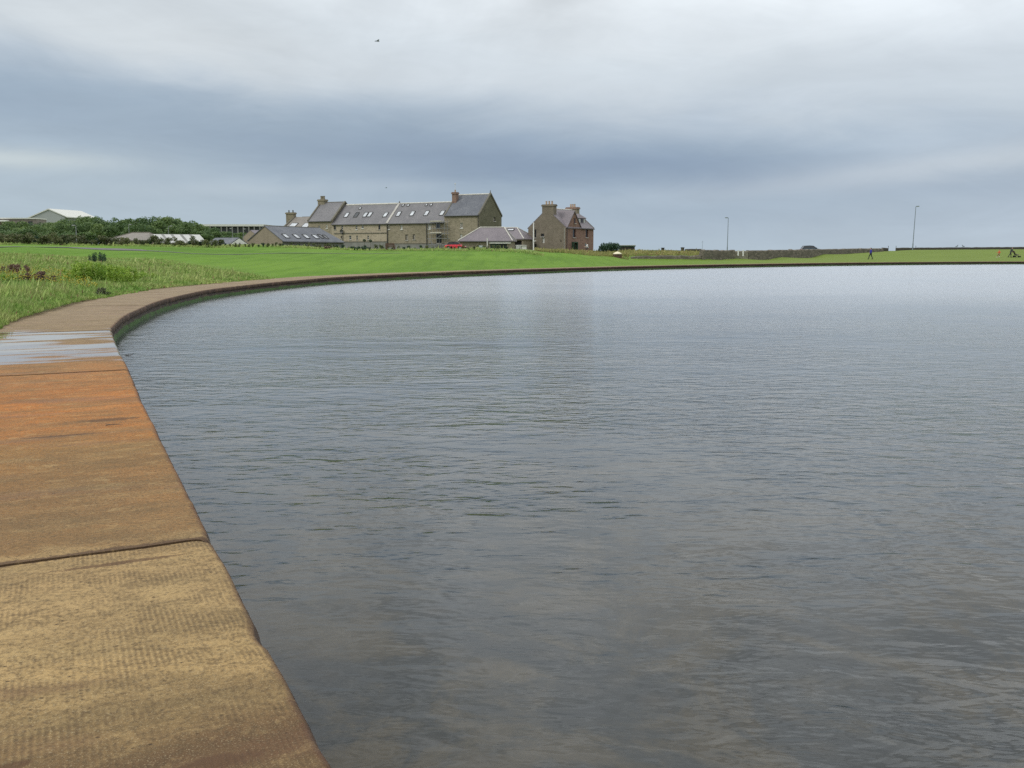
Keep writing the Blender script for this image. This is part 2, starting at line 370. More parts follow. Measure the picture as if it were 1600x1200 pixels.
# ---------------------------------------------------------------- terrain heights
COLS = [(-900, [(12,0),(30,.3),(60,1.),(100,2.),(160,2.6),(300,3.),(900,4)]),
 (0, [(18,0),(25,.12),(40,.45),(60,.95),(75,1.45),(90,2.0),(110,2.3),(160,2.7),(300,3.2),(900,4)]),
 (200, [(35,0),(50,.2),(70,.8),(90,1.6),(110,2.1),(160,2.5),(300,3.2),(900,4)]),
 (400, [(52,0),(65,.15),(85,.8),(105,1.65),(115,1.95),(165,2.72),(300,3.2),(900,4)]),
 (600, [(65,0),(80,.22),(100,1.0),(118,1.5),(135,1.8),(180,1.7),(300,2.5),(900,4)]),
 (760, [(76,0),(92,.25),(110,1.1),(128,1.8),(145,1.95),(180,1.7),(300,2.2),(900,4)]),
 (810, [(82,0),(97,.22),(113,1.0),(132,1.75),(147,1.85),(180,1.6),(300,2),(900,4)]),
 (860, [(88,0),(100,.15),(120,.75),(137,1.28),(160,1.6),(180,1.5),(300,1.8),(900,3)]),
 (950, [(95,0),(110,.08),(130,.45),(145,.75),(160,1.0),(180,1.3),(212,1.2),(240,-5),(900,-5)]),
 (990, [(98,0),(120,.06),(146.4,.1),(148.4,.72),(160,1.0),(176,1.45),(212,1.2),(240,-5),(900,-5)]),
 (1095, [(107,0),(120,.03),(146.4,.05),(148.4,.75),(160,1.0),(176,1.3),(212,1.1),(240,-5),(900,-5)]),
 (1120, [(109,0),(120,.03),(149,.05),(151,.6),(176,1.1),(212,1.1),(240,-5),(900,-5)]),
 (1200, [(116,0),(135,.02),(153,.02),(156,.6),(176,1.1),(212,1.1),(240,-5),(900,-5)]),
 (1267, [(122,0),(140,.05),(155,.18),(165,.32),(168,1.0),(176,1.1),(212,1.1),(240,-5),(900,-5)]),
 (1340, [(127,0),(145,.10),(160,.4),(178,1.08),(182,1.25),(212,1.1),(240,-5),(900,-5)]),
 (1386, [(130,0),(148,.12),(165,.55),(186,1.45),(200,1.5),(212,1.2),(240,-5),(900,-5)]),
 (1430, [(133,0),(150,.14),(165,.6),(178,1.3),(187,1.74),(200,1.6),(212,1.2),(240,-5),(900,-5)]),
 (1600, [(139,0),(150,.14),(160,.36),(170,.95),(180,1.6),(188,1.85),(200,1.7),(212,1.2),(240,-5),(900,-5)]),
 (2600, [(145,0),(160,.3),(175,1.0),(188,1.85),(200,1.7),(212,1.2),(240,-5),(900,-5)])]
def colz(c, Y):
    if Y <= c[0][0]: return 0.
    for (a, za), (b, zb) in zip(c, c[1:]):
        if Y <= b:
            s = (Y-a)/(b-a); return za+(zb-za)*s
    return c[-1][1]
def hz(x, y):
    if y < 8: return 0.
    px = 800+x/y*F*1.01
    px = min(2599, max(-899, px))
    for (a, ca), (b, cb) in zip(COLS, COLS[1:]):
        if px <= b:
            s = (px-a)/(b-a); s = s*s*(3-2*s)
            return colz(ca, y)*(1-s)+colz(cb, y)*s
def rough_amt(x, y):
    """1 = unmown rough grass, 0 = mown lawn"""
    if y < 3: return 1. if x < 0 else .3
    px = 800+x/y*F*1.01; n = nz(x*.12, y*.12)*5+nz(x*.5, y*.5)*2
    if px < 455:
        lim = 78 if px < 200 else 78-(px-200)*.04
        if px > 380: lim -= (px-380)*.25
        a = min(1, max(0, (lim+n*1.4-y)/15))
        b = min(1, max(0, (y-(112 if px < 350 else 112+(px-350)*.3)+n*.4)/4))
        return max(a, b)
    if px < 830: return min(1, max(0, (y-126-n*.4)/4)) * (.8 if y < 150 else 1)
    if px < 1110:
        lim = (143-max(0, 950-px)*.05) if px < 982 else 149.2
        return min(1, max(0, (y-lim+n*.5)/4))
    return 0.12

offs = [-.25, 0, .25, .5, .8, 1.2, 1.7, 2.3, 3, 3.8, 4.7, 5.7, 6.8, 8, 9.3, 10.7, 12.2, 13.8, 15.5, 17.3, 19.2]
while offs[-1] < 110: offs.append(offs[-1]+1.35)
while offs[-1] < 200: offs.append(offs[-1]+3.5)
while offs[-1] < 900: offs.append(offs[-1]*1.09)
ids = []                                  # terrain columns: thin the loop out near the camera
last = -9
for i in range(L):
    if cum[i]-last > (.35 if loop[i].length < 60 else .9): ids.append(i); last = cum[i]
V = []; A = []
for i in ids:
    e = edge_in[i]; d = (e-C0).normalized()
    k = nrm[i]
    for o_ in offs:
        s = min(1, o_/12); s = max(0, s)
        dd = (k*(1-s)+d*s).normalized()
        p = e + dd*o_
        z = hz(p.x, p.y)
        if o_ < 3: z *= max(0, o_/3) if p.y < 90 else 1
        ra = rough_amt(p.x, p.y)
        z += (nz(p.x*.25, p.y*.25)*.10+nz(p.x*.9, p.y*.9)*.035)*min(1, max(0, o_/2))*(.35+.65*ra)*(1 if p.y < 140 else .4)
        if o_ <= 0: z = -.03 if o_ == 0 else -.06
        elif o_ < 1: z = max(z, .0)
        V.append((p.x, p.y, z)); A.append((ra, min(1, max(0, ((800+p.x/max(p.y, 5)*F)-900)/350)), 0))
n0, n1_ = len(ids), len(offs); FA = []
for a in range(n0):
    b = (a+1) % n0
    for k in range(n1_-1): FA.append((a*n1_+k, b*n1_+k, b*n1_+k+1, a*n1_+k+1)[::-1])
m, t_, b = mat('grass_ground'); oc = objco(t_)
at = N(t_, 'ShaderNodeAttribute'); at.attribute_name = 'tint'; s_ = N(t_, 'ShaderNodeSeparateColor'); t_.links.new(at.outputs['Color'], s_.inputs[0])
lawn = mixc(t_, ramp(t_, noisetex(t_, mapping(t_, oc, (.06, .035, 1)), 1., 5, .6), [(.38, 0), (.62, 1)]), (.072,.165,.010), (.13,.24,.022))
lawn = mixc(t_, math_(t_, 'MULTIPLY', ramp(t_, noisetex(t_, mapping(t_, oc, (.5, 1.6, 1)), 1., 6, .7), [(.42, 0), (.7, 1)]), .55), lawn, (.15,.24,.04))
lawn = mixc(t_, math_(t_, 'MULTIPLY', ramp(t_, noisetex(t_, oc, 9., 3, .7), [(.45, 0), (.75, 1)]), .5), lawn, (.07,.15,.02))
rgh = mixc(t_, ramp(t_, noisetex(t_, mapping(t_, oc, (.35, .7, 1)), 1., 6, .7), [(.3, 0), (.7, 1)]), (.10,.17,.04), (.24,.25,.11))
rgh = mixc(t_, ramp(t_, noisetex(t_, oc, 4., 4, .7), [(.45, 0), (.8, .7)]), rgh, (.08,.10,.035))
lawn = mixc(t_, math_(t_, 'MULTIPLY', ramp(t_, noisetex(t_, mapping(t_, oc, (.03, .14, 1), rot=(0, 0, R(-8))), 1., 6, .7), [(.40, 0), (.62, 1)]), .55), lawn, (.15,.25,.035))
lawn = mixc(t_, math_(t_, 'MULTIPLY', ramp(t_, noisetex(t_, mapping(t_, oc, (.9, .06, 1), rot=(0, 0, R(10)), loc=(7, 3, 0)), 1., 6, .7), [(.46, 0), (.62, 1)]), .45), lawn, (.065,.135,.012))
lawn = mixc(t_, math_(t_, 'MULTIPLY', s_.outputs[1], .75), lawn, mixc(t_, ramp(t_, noisetex(t_, mapping(t_, oc, (.08, .5, 1)), 1., 5, .6), [(.35, 0), (.65, 1)]), (.13,.17,.03), (.17,.21,.045)))
t_.links.new(mixc(t_, s_.outputs[0], lawn, rgh), b.inputs['Base Color']); b.inputs['Roughness'].default_value = .9; b.inputs['Specular IOR Level'].default_value = .15
bump(t_, b, noisetex(t_, oc, 12., 4, .7), .8, .05)
terrain = npmesh('ground', V, FA, 4, m, A, smooth=True); tag(terrain, kind='structure')

# ---------------------------------------------------------------- walkway of cast concrete slabs
m, t_, b = mat('walkway_concrete'); oc = objco(t_); M['walk'] = m
uvn = N(t_, 'ShaderNodeUVMap'); uvn.uv_map = 'UVMap'; su = N(t_, 'ShaderNodeSeparateXYZ'); t_.links.new(uvn.outputs[0], su.inputs[0]); U_, V_ = su.outputs[0], su.outputs[1]
warp = math_(t_, 'MULTIPLY_ADD', math_(t_, 'SUBTRACT', noisetex(t_, mapping(t_, oc, (.8, .8, 1)), 1., 4, .6), .5), 1.6, V_)
wn = math_(t_, 'DIVIDE', warp, 40.)
base = ramp(t_, wn, [(0, (.17,.11,.05)), (.080, (.12,.06,.025)), (.088, (.29,.185,.075)), (.098, (.45,.30,.125)), (.125, (.45,.30,.13)), (.140, (.37,.24,.10)),
   (.144, (.27,.145,.05)), (.178, (.27,.13,.038)), (.215, (.29,.14,.034)), (.235, (.42,.15,.024)), (.285, (.47,.155,.02)), (.305, (.40,.135,.02)), (.35, (.38,.15,.034)),
   (.40, (.29,.145,.05)), (.46, (.26,.165,.075)), (.52, (.26,.185,.105)), (.66, (.28,.205,.13)), (1, (.29,.22,.145))])
n_big = noisetex(t_, mapping(t_, uvn.outputs[0], (.7, 2.2, 1)), 1., 6, .65)
base = mixc(t_, math_(t_, 'MULTIPLY', ramp(t_, n_big, [(.42, 0), (.66, 1)]), .6), base, (.12,.08,.033))
base = mixc(t_, math_(t_, 'MULTIPLY', ramp(t_, noisetex(t_, mapping(t_, uvn.outputs[0], (1.1, 3, 1), loc=(4, 2, 0)), 1., 6, .7), [(.5, 0), (.75, 1)]), .35), base, (.44,.32,.14))
fine = noisetex(t_, oc, 38., 5, .8); grain = noisetex(t_, oc, 140., 3, .7)
base = mixc(t_, math_(t_, 'MULTIPLY', ramp(t_, fine, [(.46, 0), (.62, 1)]), .7), base, (.085,.052,.022))
base = mixc(t_, math_(t_, 'MULTIPLY', ramp(t_, grain, [(.55, 0), (.68, 1)]), .5), base, (.55,.45,.27))
pits = N(t_, 'ShaderNodeTexVoronoi'); pits.inputs['Scale'].default_value = 16; t_.links.new(mapping(t_, oc, (1, 1.6, 1)), pits.inputs['Vector'])
pitm = math_(t_, 'MULTIPLY', ramp(t_, pits.outputs['Distance'], [(.05, 1), (.16, 0)]), ramp(t_, noisetex(t_, oc, 5., 2), [(.52, 0), (.6, 1)]))
base = mixc(t_, math_(t_, 'MULTIPLY', pitm, .75), base, (.06,.03,.02))
# worn reddish lip along the water
lip = math_(t_, 'MULTIPLY', ramp(t_, math_(t_, 'MULTIPLY_ADD', noisetex(t_, oc, 9., 3), .05, U_), [(.02, 1), (.055, 0)]), .75)
base = mixc(t_, lip, base, (.11,.04,.022))
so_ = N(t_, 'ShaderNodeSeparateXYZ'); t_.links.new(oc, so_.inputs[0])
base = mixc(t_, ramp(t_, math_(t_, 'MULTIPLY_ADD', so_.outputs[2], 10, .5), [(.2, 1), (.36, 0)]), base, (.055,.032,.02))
blot = noisetex(t_, mapping(t_, uvn.outputs[0], (5, 9, 1)), 1., 6, .75, .5)
base = mixc(t_, math_(t_, 'MULTIPLY', ramp(t_, blot, [(.52, 0), (.66, 1)]), .5), base, (.13,.085,.035))
base = mixc(t_, math_(t_, 'MULTIPLY', ramp(t_, blot, [(.34, 1), (.45, 0)]), .35), base, (.50,.35,.155))
# brushed ribs pressed into the nearest slab
rib = math_(t_, 'SINE', math_(t_, 'MULTIPLY', math_(t_, 'MULTIPLY_ADD', noisetex(t_, oc, 6., 4, .7), .014, U_), 2*math.pi/.0235))
ribn = ramp(t_, noisetex(t_, mapping(t_, oc, (2.2, 3.4, 1), loc=(2, 0, 0)), 1., 4, .7), [(.44, 0), (.60, 1)])
ribm = math_(t_, 'MULTIPLY', math_(t_, 'MULTIPLY', math_(t_, 'SUBTRACT', 5.62, V_), 30, clamp=True), ribn)
rib2 = math_(t_, 'SINE', math_(t_, 'MULTIPLY', V_, 2*math.pi/.031))
ribh = math_(t_, 'MULTIPLY', math_(t_, 'MULTIPLY_ADD', math_(t_, 'MULTIPLY', rib, math_(t_, 'MULTIPLY_ADD', rib2, .10, .90)), .5, .5), ribm)
base = mixc(t_, math_(t_, 'MULTIPLY', math_(t_, 'SUBTRACT', ribm, ribh, clamp=True), .5), base, (.09,.055,.025))
# rain puddles lying in the low part
pz = math_(t_, 'MULTIPLY', ramp(t_, math_(t_, 'DIVIDE', V_, 40.), [(.375, 0), (.395, 1), (.515, 1), (.56, 0)]), 1)
pn = noisetex(t_, mapping(t_, uvn.outputs[0], (.5, 2.0, 1), loc=(1.3, 5.4, 0)), 1., 4, .5)
pud = ramp(t_, math_(t_, 'MULTIPLY_ADD', pz, .22, math_(t_, 'MULTIPLY_ADD', U_, .02, pn)), [(.64, 0), (.68, .5), (.73, 1)]); pud = math_(t_, 'MULTIPLY', pud, math_(t_, 'MULTIPLY', pz, 3, clamp=True))
wet = ramp(t_, math_(t_, 'MULTIPLY_ADD', pz, .22, pn), [(.55, 0), (.66, 1)])
base = mixc(t_, math_(t_, 'MULTIPLY', wet, .35), base, (.16,.065,.02))
base = mixc(t_, pud, base, (.25,.165,.11))
t_.links.new(base, b.inputs['Base Color'])
t_.links.new(math_(t_, 'SUBTRACT', math_(t_, 'SUBTRACT', .82, math_(t_, 'MULTIPLY', wet, .2)), math_(t_, 'MULTIPLY', pud, .50), clamp=True), b.inputs['Roughness'])
b.inputs['Specular IOR Level'].default_value = .35
hgt = math_(t_, 'ADD', math_(t_, 'MULTIPLY', ribh, .30), math_(t_, 'MULTIPLY', fine, .8))
hgt = math_(t_, 'SUBTRACT', math_(t_, 'ADD', hgt, math_(t_, 'MULTIPLY', grain, .25)), math_(t_, 'MULTIPLY', pitm, .8))
hgt = math_(t_, 'MULTIPLY', hgt, math_(t_, 'SUBTRACT', 1, pud))
bump(t_, b, hgt, .9, .014)
# water film: clear coat on the puddles
t_.links.new(math_(t_, 'MULTIPLY', pud, .72), b.inputs['Coat Weight']); b.inputs['Coat Roughness'].default_value = .03; b.inputs['Coat IOR'].default_value = 1.33

WT = (t_, b, base, U_, V_, oc)
# distance along the edge, starting at the camera's foot; use world position of the point beside y=0
i_near = 0
V0 = 0.
k0 = min(range(L), key=lambda i: (loop[i]-Vector((-.58, 2.77))).length)
V0 = cum[k0]-2.85
def vlen(i):
    v = cum[i]-V0
    return v if v > -60 else v+cum[L] if v < -cum[L]/2 else v
def v_at(pt): 
    i = min(range(L), key=lambda i: (loop[i]-Vector(pt)).length); return vlen(i)
j1, j2, j3 = v_at((-1.74, 5.15)), v_at((-4.66, 11.28)), v_at((-5.35, 12.76))
j4 = v_at((-8.4, 19.4))
joints = [j1-6.2, j1, j2, j3, j3+3.3, j4]
x = j4
while x < 330: x += 4.6; joints.append(x)
x = j1-6.2
while x > -55: x -= 5; joints.insert(0, x)
t_, b, base, U_, V_, oc = WT             # ragged dirt along the nearest joints
for jj, wd_, am in ((j1, .045, .85), (j2, .05, .6), (j3, .05, .5)):
    nj = math_(t_, 'MULTIPLY_ADD', math_(t_, 'SUBTRACT', noisetex(t_, oc, 7., 5, .7), .5), .16, math_(t_, 'SUBTRACT', V_, jj+.02))
    base = mixc(t_, math_(t_, 'MULTIPLY', ramp(t_, math_(t_, 'ABSOLUTE', nj), [(wd_*.4, 1), (wd_, 0)]), am), base, (.085,.045,.022))
for jx, jy, rx_, ry_ in ((1.25, 3.62, .10, .045), (1.42, 4.0, .05, .02), (.95, 3.3, .09, .03), (.35, 3.05, .16, .05), (.5, 5.3, .35, .03), (.35, 9.9, .3, .09), (.8, 9.2, .35, .05), (1.3, 4.5, .06, .03)):   # flaked and damp spots
    a_ = math_(t_, 'DIVIDE', math_(t_, 'SUBTRACT', U_, jx), rx_); c_ = math_(t_, 'DIVIDE', math_(t_, 'SUBTRACT', V_, jy), ry_)
    q_ = math_(t_, 'ADD', math_(t_, 'MULTIPLY', a_, a_), math_(t_, 'MULTIPLY', c_, c_)); q_ = math_(t_, 'MULTIPLY_ADD', math_(t_, 'SUBTRACT', noisetex(t_, oc, 16., 5, .75), .5), 3.2, q_)
    base = mixc(t_, ramp(t_, math_(t_, 'MULTIPLY', q_, .5), [(.25, .75), (.5, 0)]), base, (.10,.05,.022))
t_.links.new(base, b.inputs['Base Color'])
order = sorted(range(L), key=lambda i: vlen(i))
vs = [vlen(i) for i in order]
us = [0, .012, .03, .08, .2, .5, 1.0, 1.5, 2.0, 'E']
print('joints', [round(q, 2) for q in (j1, j2, j3, j4)])
VV = []; FF = []; UVs = []
import bisect
def interp(v):
    k = bisect.bisect(vs, v); k = min(max(k, 1), L-1); a, c = order[k-1], order[k]
    s = (v-vs[k-1])/max(1e-6, vs[k]-vs[k-1]); s = min(1, max(0, s))
    return loop[a].lerp(loop[c], s), nrm[a].lerp(nrm[c], s).normalized()
slabi = 0
for a, c in zip(joints, joints[1:]):
    mid = (a+c)/2; gp = .010 if abs(mid) < 20 else .003; va = a+gp; vc = c-gp
    if mid < -50 or mid > 300: continue
    inner = [vs[k] for k in range(bisect.bisect(vs, va), bisect.bisect(vs, vc))]
    if mid > 60: inner = inner[::1]
    rows = [va]+inner+[vc]; k0_ = len(VV); lift = 0 if slabi % 2 else -.006; slabi += 1
    prof = []
    for v in rows:
        p, n = interp(v); W = kerb_w(p)
        fineamp = 1 if abs(v) < 30 else 0
        jit = (nz(v*1.1, 3)*.022+nz(v*6, 5)*.010+max(0, nz(v*2.6, 9)-.28)*.06)*fineamp
        dj = min(v-a, c-v); corner = max(0, .05-dj)*.6*fineamp
        ring = []
        for u, z in ((.03, -.175), (-.012, -.165), (-.022+jit*.5, -.06), (-.004+jit*.8+corner*.5, -.018-corner*.3), (.016+jit+corner, -.003), (.04+jit+corner, 0), (.12, 0), (.35, 0), (.8, .0), (1.3, .0), (1.8, .0), (W+.25, .0), (W+.26, -.12)):
            q = p+n*u
            if fineamp and (v == va or v == vc): q = q+Vector((n.y, -n.x))*(nz(u*7, v*3)*.016+nz(u*25, v)*.007)
            zz = z+lift+(nz(q.x*.9, q.y*.9)*.006 if u > .03 else 0)
            ring.append((q.x, q.y, zz)); UVs.append((max(0, u-(jit if u < .1+jit else 0)), v))
        VV += ring
    K = 13
    for r_ in range(len(rows)-1):
        for k in range(K-1): FF.append((k0_+r_*K+k, k0_+r_*K+k+1, k0_+(r_+1)*K+k+1, k0_+(r_+1)*K+k)[::-1])
    # end faces inside the joints
    for r_ in (0, len(rows)-1):
        for k in range(3, K-2):
            i0 = k0_+r_*K+k
            q0, q1 = VV[i0], VV[i0+1]; kk = len(VV)
            VV += [(q0[0], q0[1], q0[2]), (q1[0], q1[1], q1[2]), (q1[0], q1[1], -.1), (q0[0], q0[1], -.1)]
            UVs += [UVs[i0], UVs[i0+1], UVs[i0+1], UVs[i0]]; FF.append((kk, kk+1, kk+2, kk+3))
walk = npmesh('walkway', VV, FF, 4, M['walk'])
uvl = walk.data.uv_layers.new(name='UVMap'); uva = np.array(UVs, np.float32)[np.array(FF, np.int32).ravel()]
uvl.data.foreach_set('uv', uva.ravel()); tag(walk, kind='structure')
# joint filler under the slabs
bed = MB()
VVb = []; 
for i in range(0, L, 1):
    p, n = loop[i], nrm[i]; VVb += [(*(p+n*.035), -.3), (*(p+n*.035), -.035), (*(p+n*(kerb_w(p)+.2)), -.035)]
FFb = [(3*i+k, 3*((i+1) % L)+k, 3*((i+1) % L)+1+k, 3*i+1+k) for i in range(L) for k in (0, 1)]
o = npmesh('walkway_bed', VVb, FFb, 4, noisy('joint_dirt', (.045,.03,.018), .3, 8.)); tag(o, kind='structure')

# ---------------------------------------------------------------- pond wall under the slabs
m, t_, b = mat('pond_wall_concrete'); oc = objco(t_); s_ = N(t_, 'ShaderNodeSeparateXYZ'); t_.links.new(oc, s_.inputs[0])
zz = math_(t_, 'MULTIPLY_ADD', math_(t_, 'SUBTRACT', noisetex(t_, mapping(t_, oc, (1.5, 1.5, 3)), 1., 4, .7), .5), .18, s_.outputs[2])
cc = ramp(t_, math_(t_, 'ADD', zz, 1.), [(.5, (.03,.045,.015)), (.60, (.045,.10,.02)), (.70, (.055,.12,.022)), (.76, (.085,.06,.035)), (.86, (.12,.085,.055)), (1, (.13,.09,.06))])
cc = mixc(t_, ramp(t_, noisetex(t_, mapping(t_, oc, (2.5, 2.5, 1)), 1., 5, .7), [(.45, 0), (.7, .7)]), cc, (.035,.028,.018))
t_.links.new(cc, b.inputs['Base Color']); b.inputs['Roughness'].default_value = .85
bump(t_, b, noisetex(t_, mapping(t_, oc, (6, 6, 2)), 1., 5, .7), .8, .06)
VVb = []; HB = ((.02, -.16), (.02, -.22), (.015, -.3), (.0, -.42), (-.02, -1.4))
for i in range(L):
    p, n = loop[i], nrm[i]; far_ = 1 if p.y > 19 else .3
    for u, z in HB:
        j = nz(p.x*2.2, p.y*2.2, z*6)*.05*far_; q = p+n*(u+.03-abs(j)); VVb.append((q.x, q.y, z))
KB = len(HB); FFb = [(KB*i+k, KB*((i+1) % L)+k, KB*((i+1) % L)+k+1, KB*i+k+1) for i in range(L) for k in range(KB-1)]
o = npmesh('pond_wall', VVb, FFb, 4, m, smooth=True); tag(o, 'low concrete pond wall, brown above and green with algae at the waterline', 'wall')

# ---------------------------------------------------------------- water and bed
m, t_, b = mat('pond_bed_mud'); oc = objco(t_)
c1 = ramp(t_, noisetex(t_, oc, .9, 6, .7, .6), [(.38, (.006,.008,.009)), (.47, (.04,.036,.026)), (.55, (.17,.125,.062)), (.70, (.27,.20,.11))])
vv = N(t_, 'ShaderNodeTexVoronoi'); vv.inputs['Scale'].default_value = 2.6; t_.links.new(oc, vv.inputs['Vector'])
c1 = mixc(t_, ramp(t_, vv.outputs['Distance'], [(.1, .5), (.4, 0)]), c1, (.18,.13,.08))
t_.links.new(c1, b.inputs['Base Color']); b.inputs['Roughness'].default_value = 1
# bed: a sheet following the loop shrunk inward, slightly deeper to the middle
VVb = [(C0.x, C0.y, -2.6)]; rings = [(1.0, -.85), (.97, -1.0), (.9, -1.25), (.6, -2.2)]
for s, z in rings:
    for i in range(L): p = C0+(loop[i]-C0)*s; VVb.append((p.x, p.y, z+nz(p.x*.6, p.y*.6)*.12))
me = bpy.data.meshes.new('pond_bed'); ff = []
for r_ in range(len(rings)-1):
    for i in range(L): j = (i+1) % L; ff.append((1+r_*L+i, 1+r_*L+j, 1+(r_+1)*L+j, 1+(r_+1)*L+i))
for i in range(L): ff.append((0, 1+3*L+i, 1+3*L+(i+1) % L))
me.from_pydata(VVb, [], ff); me.materials.append(m); o = bpy.data.objects.new('pond_bed', me); col.objects.link(o); tag(o, kind='structure')

m = bpy.data.materials.new('pond_water'); m.use_nodes = True; t_ = m.node_tree; t_.nodes.clear(); oc = objco(t_)
# three families of wind ripples, metres of height
def rip(rot, sx_, sy_, det, dist, loc=(0,0,0)):
    return math_(t_, 'SUBTRACT', noisetex(t_, mapping(t_, oc, (sx_, sy_, 1), rot=(0, 0, R(rot)), loc=loc), 1., det, .5, dist), .5)
amp1 = ramp(t_, noisetex(t_, mapping(t_, oc, (.09, .16, 1), rot=(0, 0, R(18))), 1., 5, .65, .6), [(.34, .30), (.66, 1.5)])
rA = rip(-14, 2.2, 5.0, 2, .5); rB = rip(24, 2.8, 5.6, 2, .5, (5, 2, 0)); rC = rip(8, .35, .9, 3, .2, (1, 9, 0)); rD = rip(-20, 7, 14, 2, .3)
H_ = math_(t_, 'MULTIPLY_ADD', rA, .027, math_(t_, 'MULTIPLY', rB, .024))
H_ = math_(t_, 'MULTIPLY_ADD', rD, .006, H_); H_ = math_(t_, 'MULTIPLY', H_, amp1); H_ = math_(t_, 'MULTIPLY_ADD', rC, .035, H_)
bp = N(t_, 'ShaderNodeBump'); bp.inputs['Strength'].default_value = 1.; bp.inputs['Distance'].default_value = 1.; t_.links.new(H_, bp.inputs['Height'])
fr = N(t_, 'ShaderNodeFresnel'); fr.inputs['IOR'].default_value = 1.5; bp2 = N(t_, 'ShaderNodeBump'); bp2.inputs['Strength'].default_value = .4; bp2.inputs['Distance'].default_value = 1.; t_.links.new(H_, bp2.inputs['Height']); t_.links.new(bp2.outputs[0], fr.inputs['Normal'])
gl = N(t_, 'ShaderNodeBsdfGlossy'); so2 = N(t_, 'ShaderNodeSeparateXYZ'); t_.links.new(oc, so2.inputs[0])     # sheltered, smoother water in the near corner
t_.links.new(ramp(t_, math_(t_, 'MULTIPLY_ADD', so2.outputs[1], .02, math_(t_, 'MULTIPLY', noisetex(t_, mapping(t_, oc, (.05, .12, 1)), 1., 3), .12)), [(.10, .05), (.35, .11), (1.0, .21)]), gl.inputs['Roughness']); gl.inputs['Color'].default_value = (.97,.98,1,1); t_.links.new(bp.outputs[0], gl.inputs['Normal'])
tr = N(t_, 'ShaderNodeBsdfTransparent'); tr.inputs[0].default_value = (.74,.72,.58,1)
df = N(t_, 'ShaderNodeBsdfDiffuse'); df.inputs[0].default_value = (.098,.118,.122,1)
ms = N(t_, 'ShaderNodeMixShader'); t_.links.new(ramp(t_, math_(t_, 'MULTIPLY', so2.outputs[1], .05), [(.12, .10), (.32, .22), (.75, .42)]), ms.inputs[0])   # murkier where the bed drops away
t_.links.new(tr.outputs[0], ms.inputs[1]); t_.links.new(df.outputs[0], ms.inputs[2])
m2 = N(t_, 'ShaderNodeMixShader'); t_.links.new(fr.outputs[0], m2.inputs[0]); t_.links.new(ms.outputs[0], m2.inputs[1]); t_.links.new(gl.outputs[0], m2.inputs[2])
oo = N(t_, 'ShaderNodeOutputMaterial'); t_.links.new(m2.outputs[0], oo.inputs[0]); M['water'] = m
me = bpy.data.meshes.new('pond_water'); bmw = bmesh.new()
vsb = [bmw.verts.new((*(loop[i]+nrm[i]*.10), WATER)) for i in range(0, L)]
cv = bmw.verts.new((C0.x, C0.y, WATER))
for i in range(L): bmw.faces.new((cv, vsb[(i+1) % L], vsb[i]))
bmesh.ops.recalc_face_normals(bmw, faces=bmw.faces[:])
bmw.faces.ensure_lookup_table()
if bmw.faces[0].normal.z < 0: bmesh.ops.reverse_faces(bmw, faces=bmw.faces[:])
bmw.to_mesh(me); me.materials.append(m); o = bpy.data.objects.new('pond_water', me); col.objects.link(o); tag(o, kind='structure')
# sea beyond the walls
q = MB(); q.face([(-200, 200, -3), (6000, 200, -3), (6000, 8000, -3), (-200, 8000, -3)]); o = q.build('sea', noisy('sea_water', (.05,.075,.09), .1, .02, .25)); tag(o, kind='structure')
# terrain far plain to the left reaching the horizon
q = MB(); q.face([(-8000, -3000, -6), (8000, -3000, -6), (8000, 9000, -6), (-8000, 9000, -6)]); o = q.build('seabed', noisy('far_ground', (.1,.14,.05), .2, .01)); tag(o, kind='structure')
q = MB(); q.face([(-6000, 300, 3.0), (-150, 300, 3.0), (-150, 6000, 3.0), (-6000, 6000, 3.0)]); o = q.build('far_fields', noisy('far_fields', (.1,.15,.05), .2, .01)); tag(o, kind='structure')

# asphalt path across the lawn
pp = [(-80,84),(0,88),(60,92),(112,98),(150,96),(185,93),(217,91),(300,90),(400,96),(520,104),(640,112)]
pw = [.6,.6,.6,1.2,2.6,2.4,1.0,.35,.3,.3,.3]
P2 = [Vector((xat(a, Y), Y)) for a, Y in pp]; VVb = []
PP = []
for i in range(len(P2)-1):
    for k in range(8): PP.append((P2[i].lerp(P2[i+1], k/8), pw[i]+(pw[i+1]-pw[i])*k/8))
for i, (p, wd) in enumerate(PP):
    a = PP[max(0, i-1)][0]; c = PP[min(len(PP)-1, i+1)][0]; tg = (c-a).normalized(); n = Vector((-tg.y, tg.x))
    for s in (-1, -.33, .33, 1):
        qq = p+n*s*wd; VVb.append((qq.x, qq.y, hz(qq.x, qq.y)+.035))
FFb = [(4*i+k, 4*i+k+1, 4*i+5+k, 4*i+4+k) for i in range(len(PP)-1) for k in range(3)]
o = npmesh('path', VVb, FFb, 4, noisy('asphalt', (.11,.105,.10), .25, 2.), smooth=True); tag(o, kind='structure')

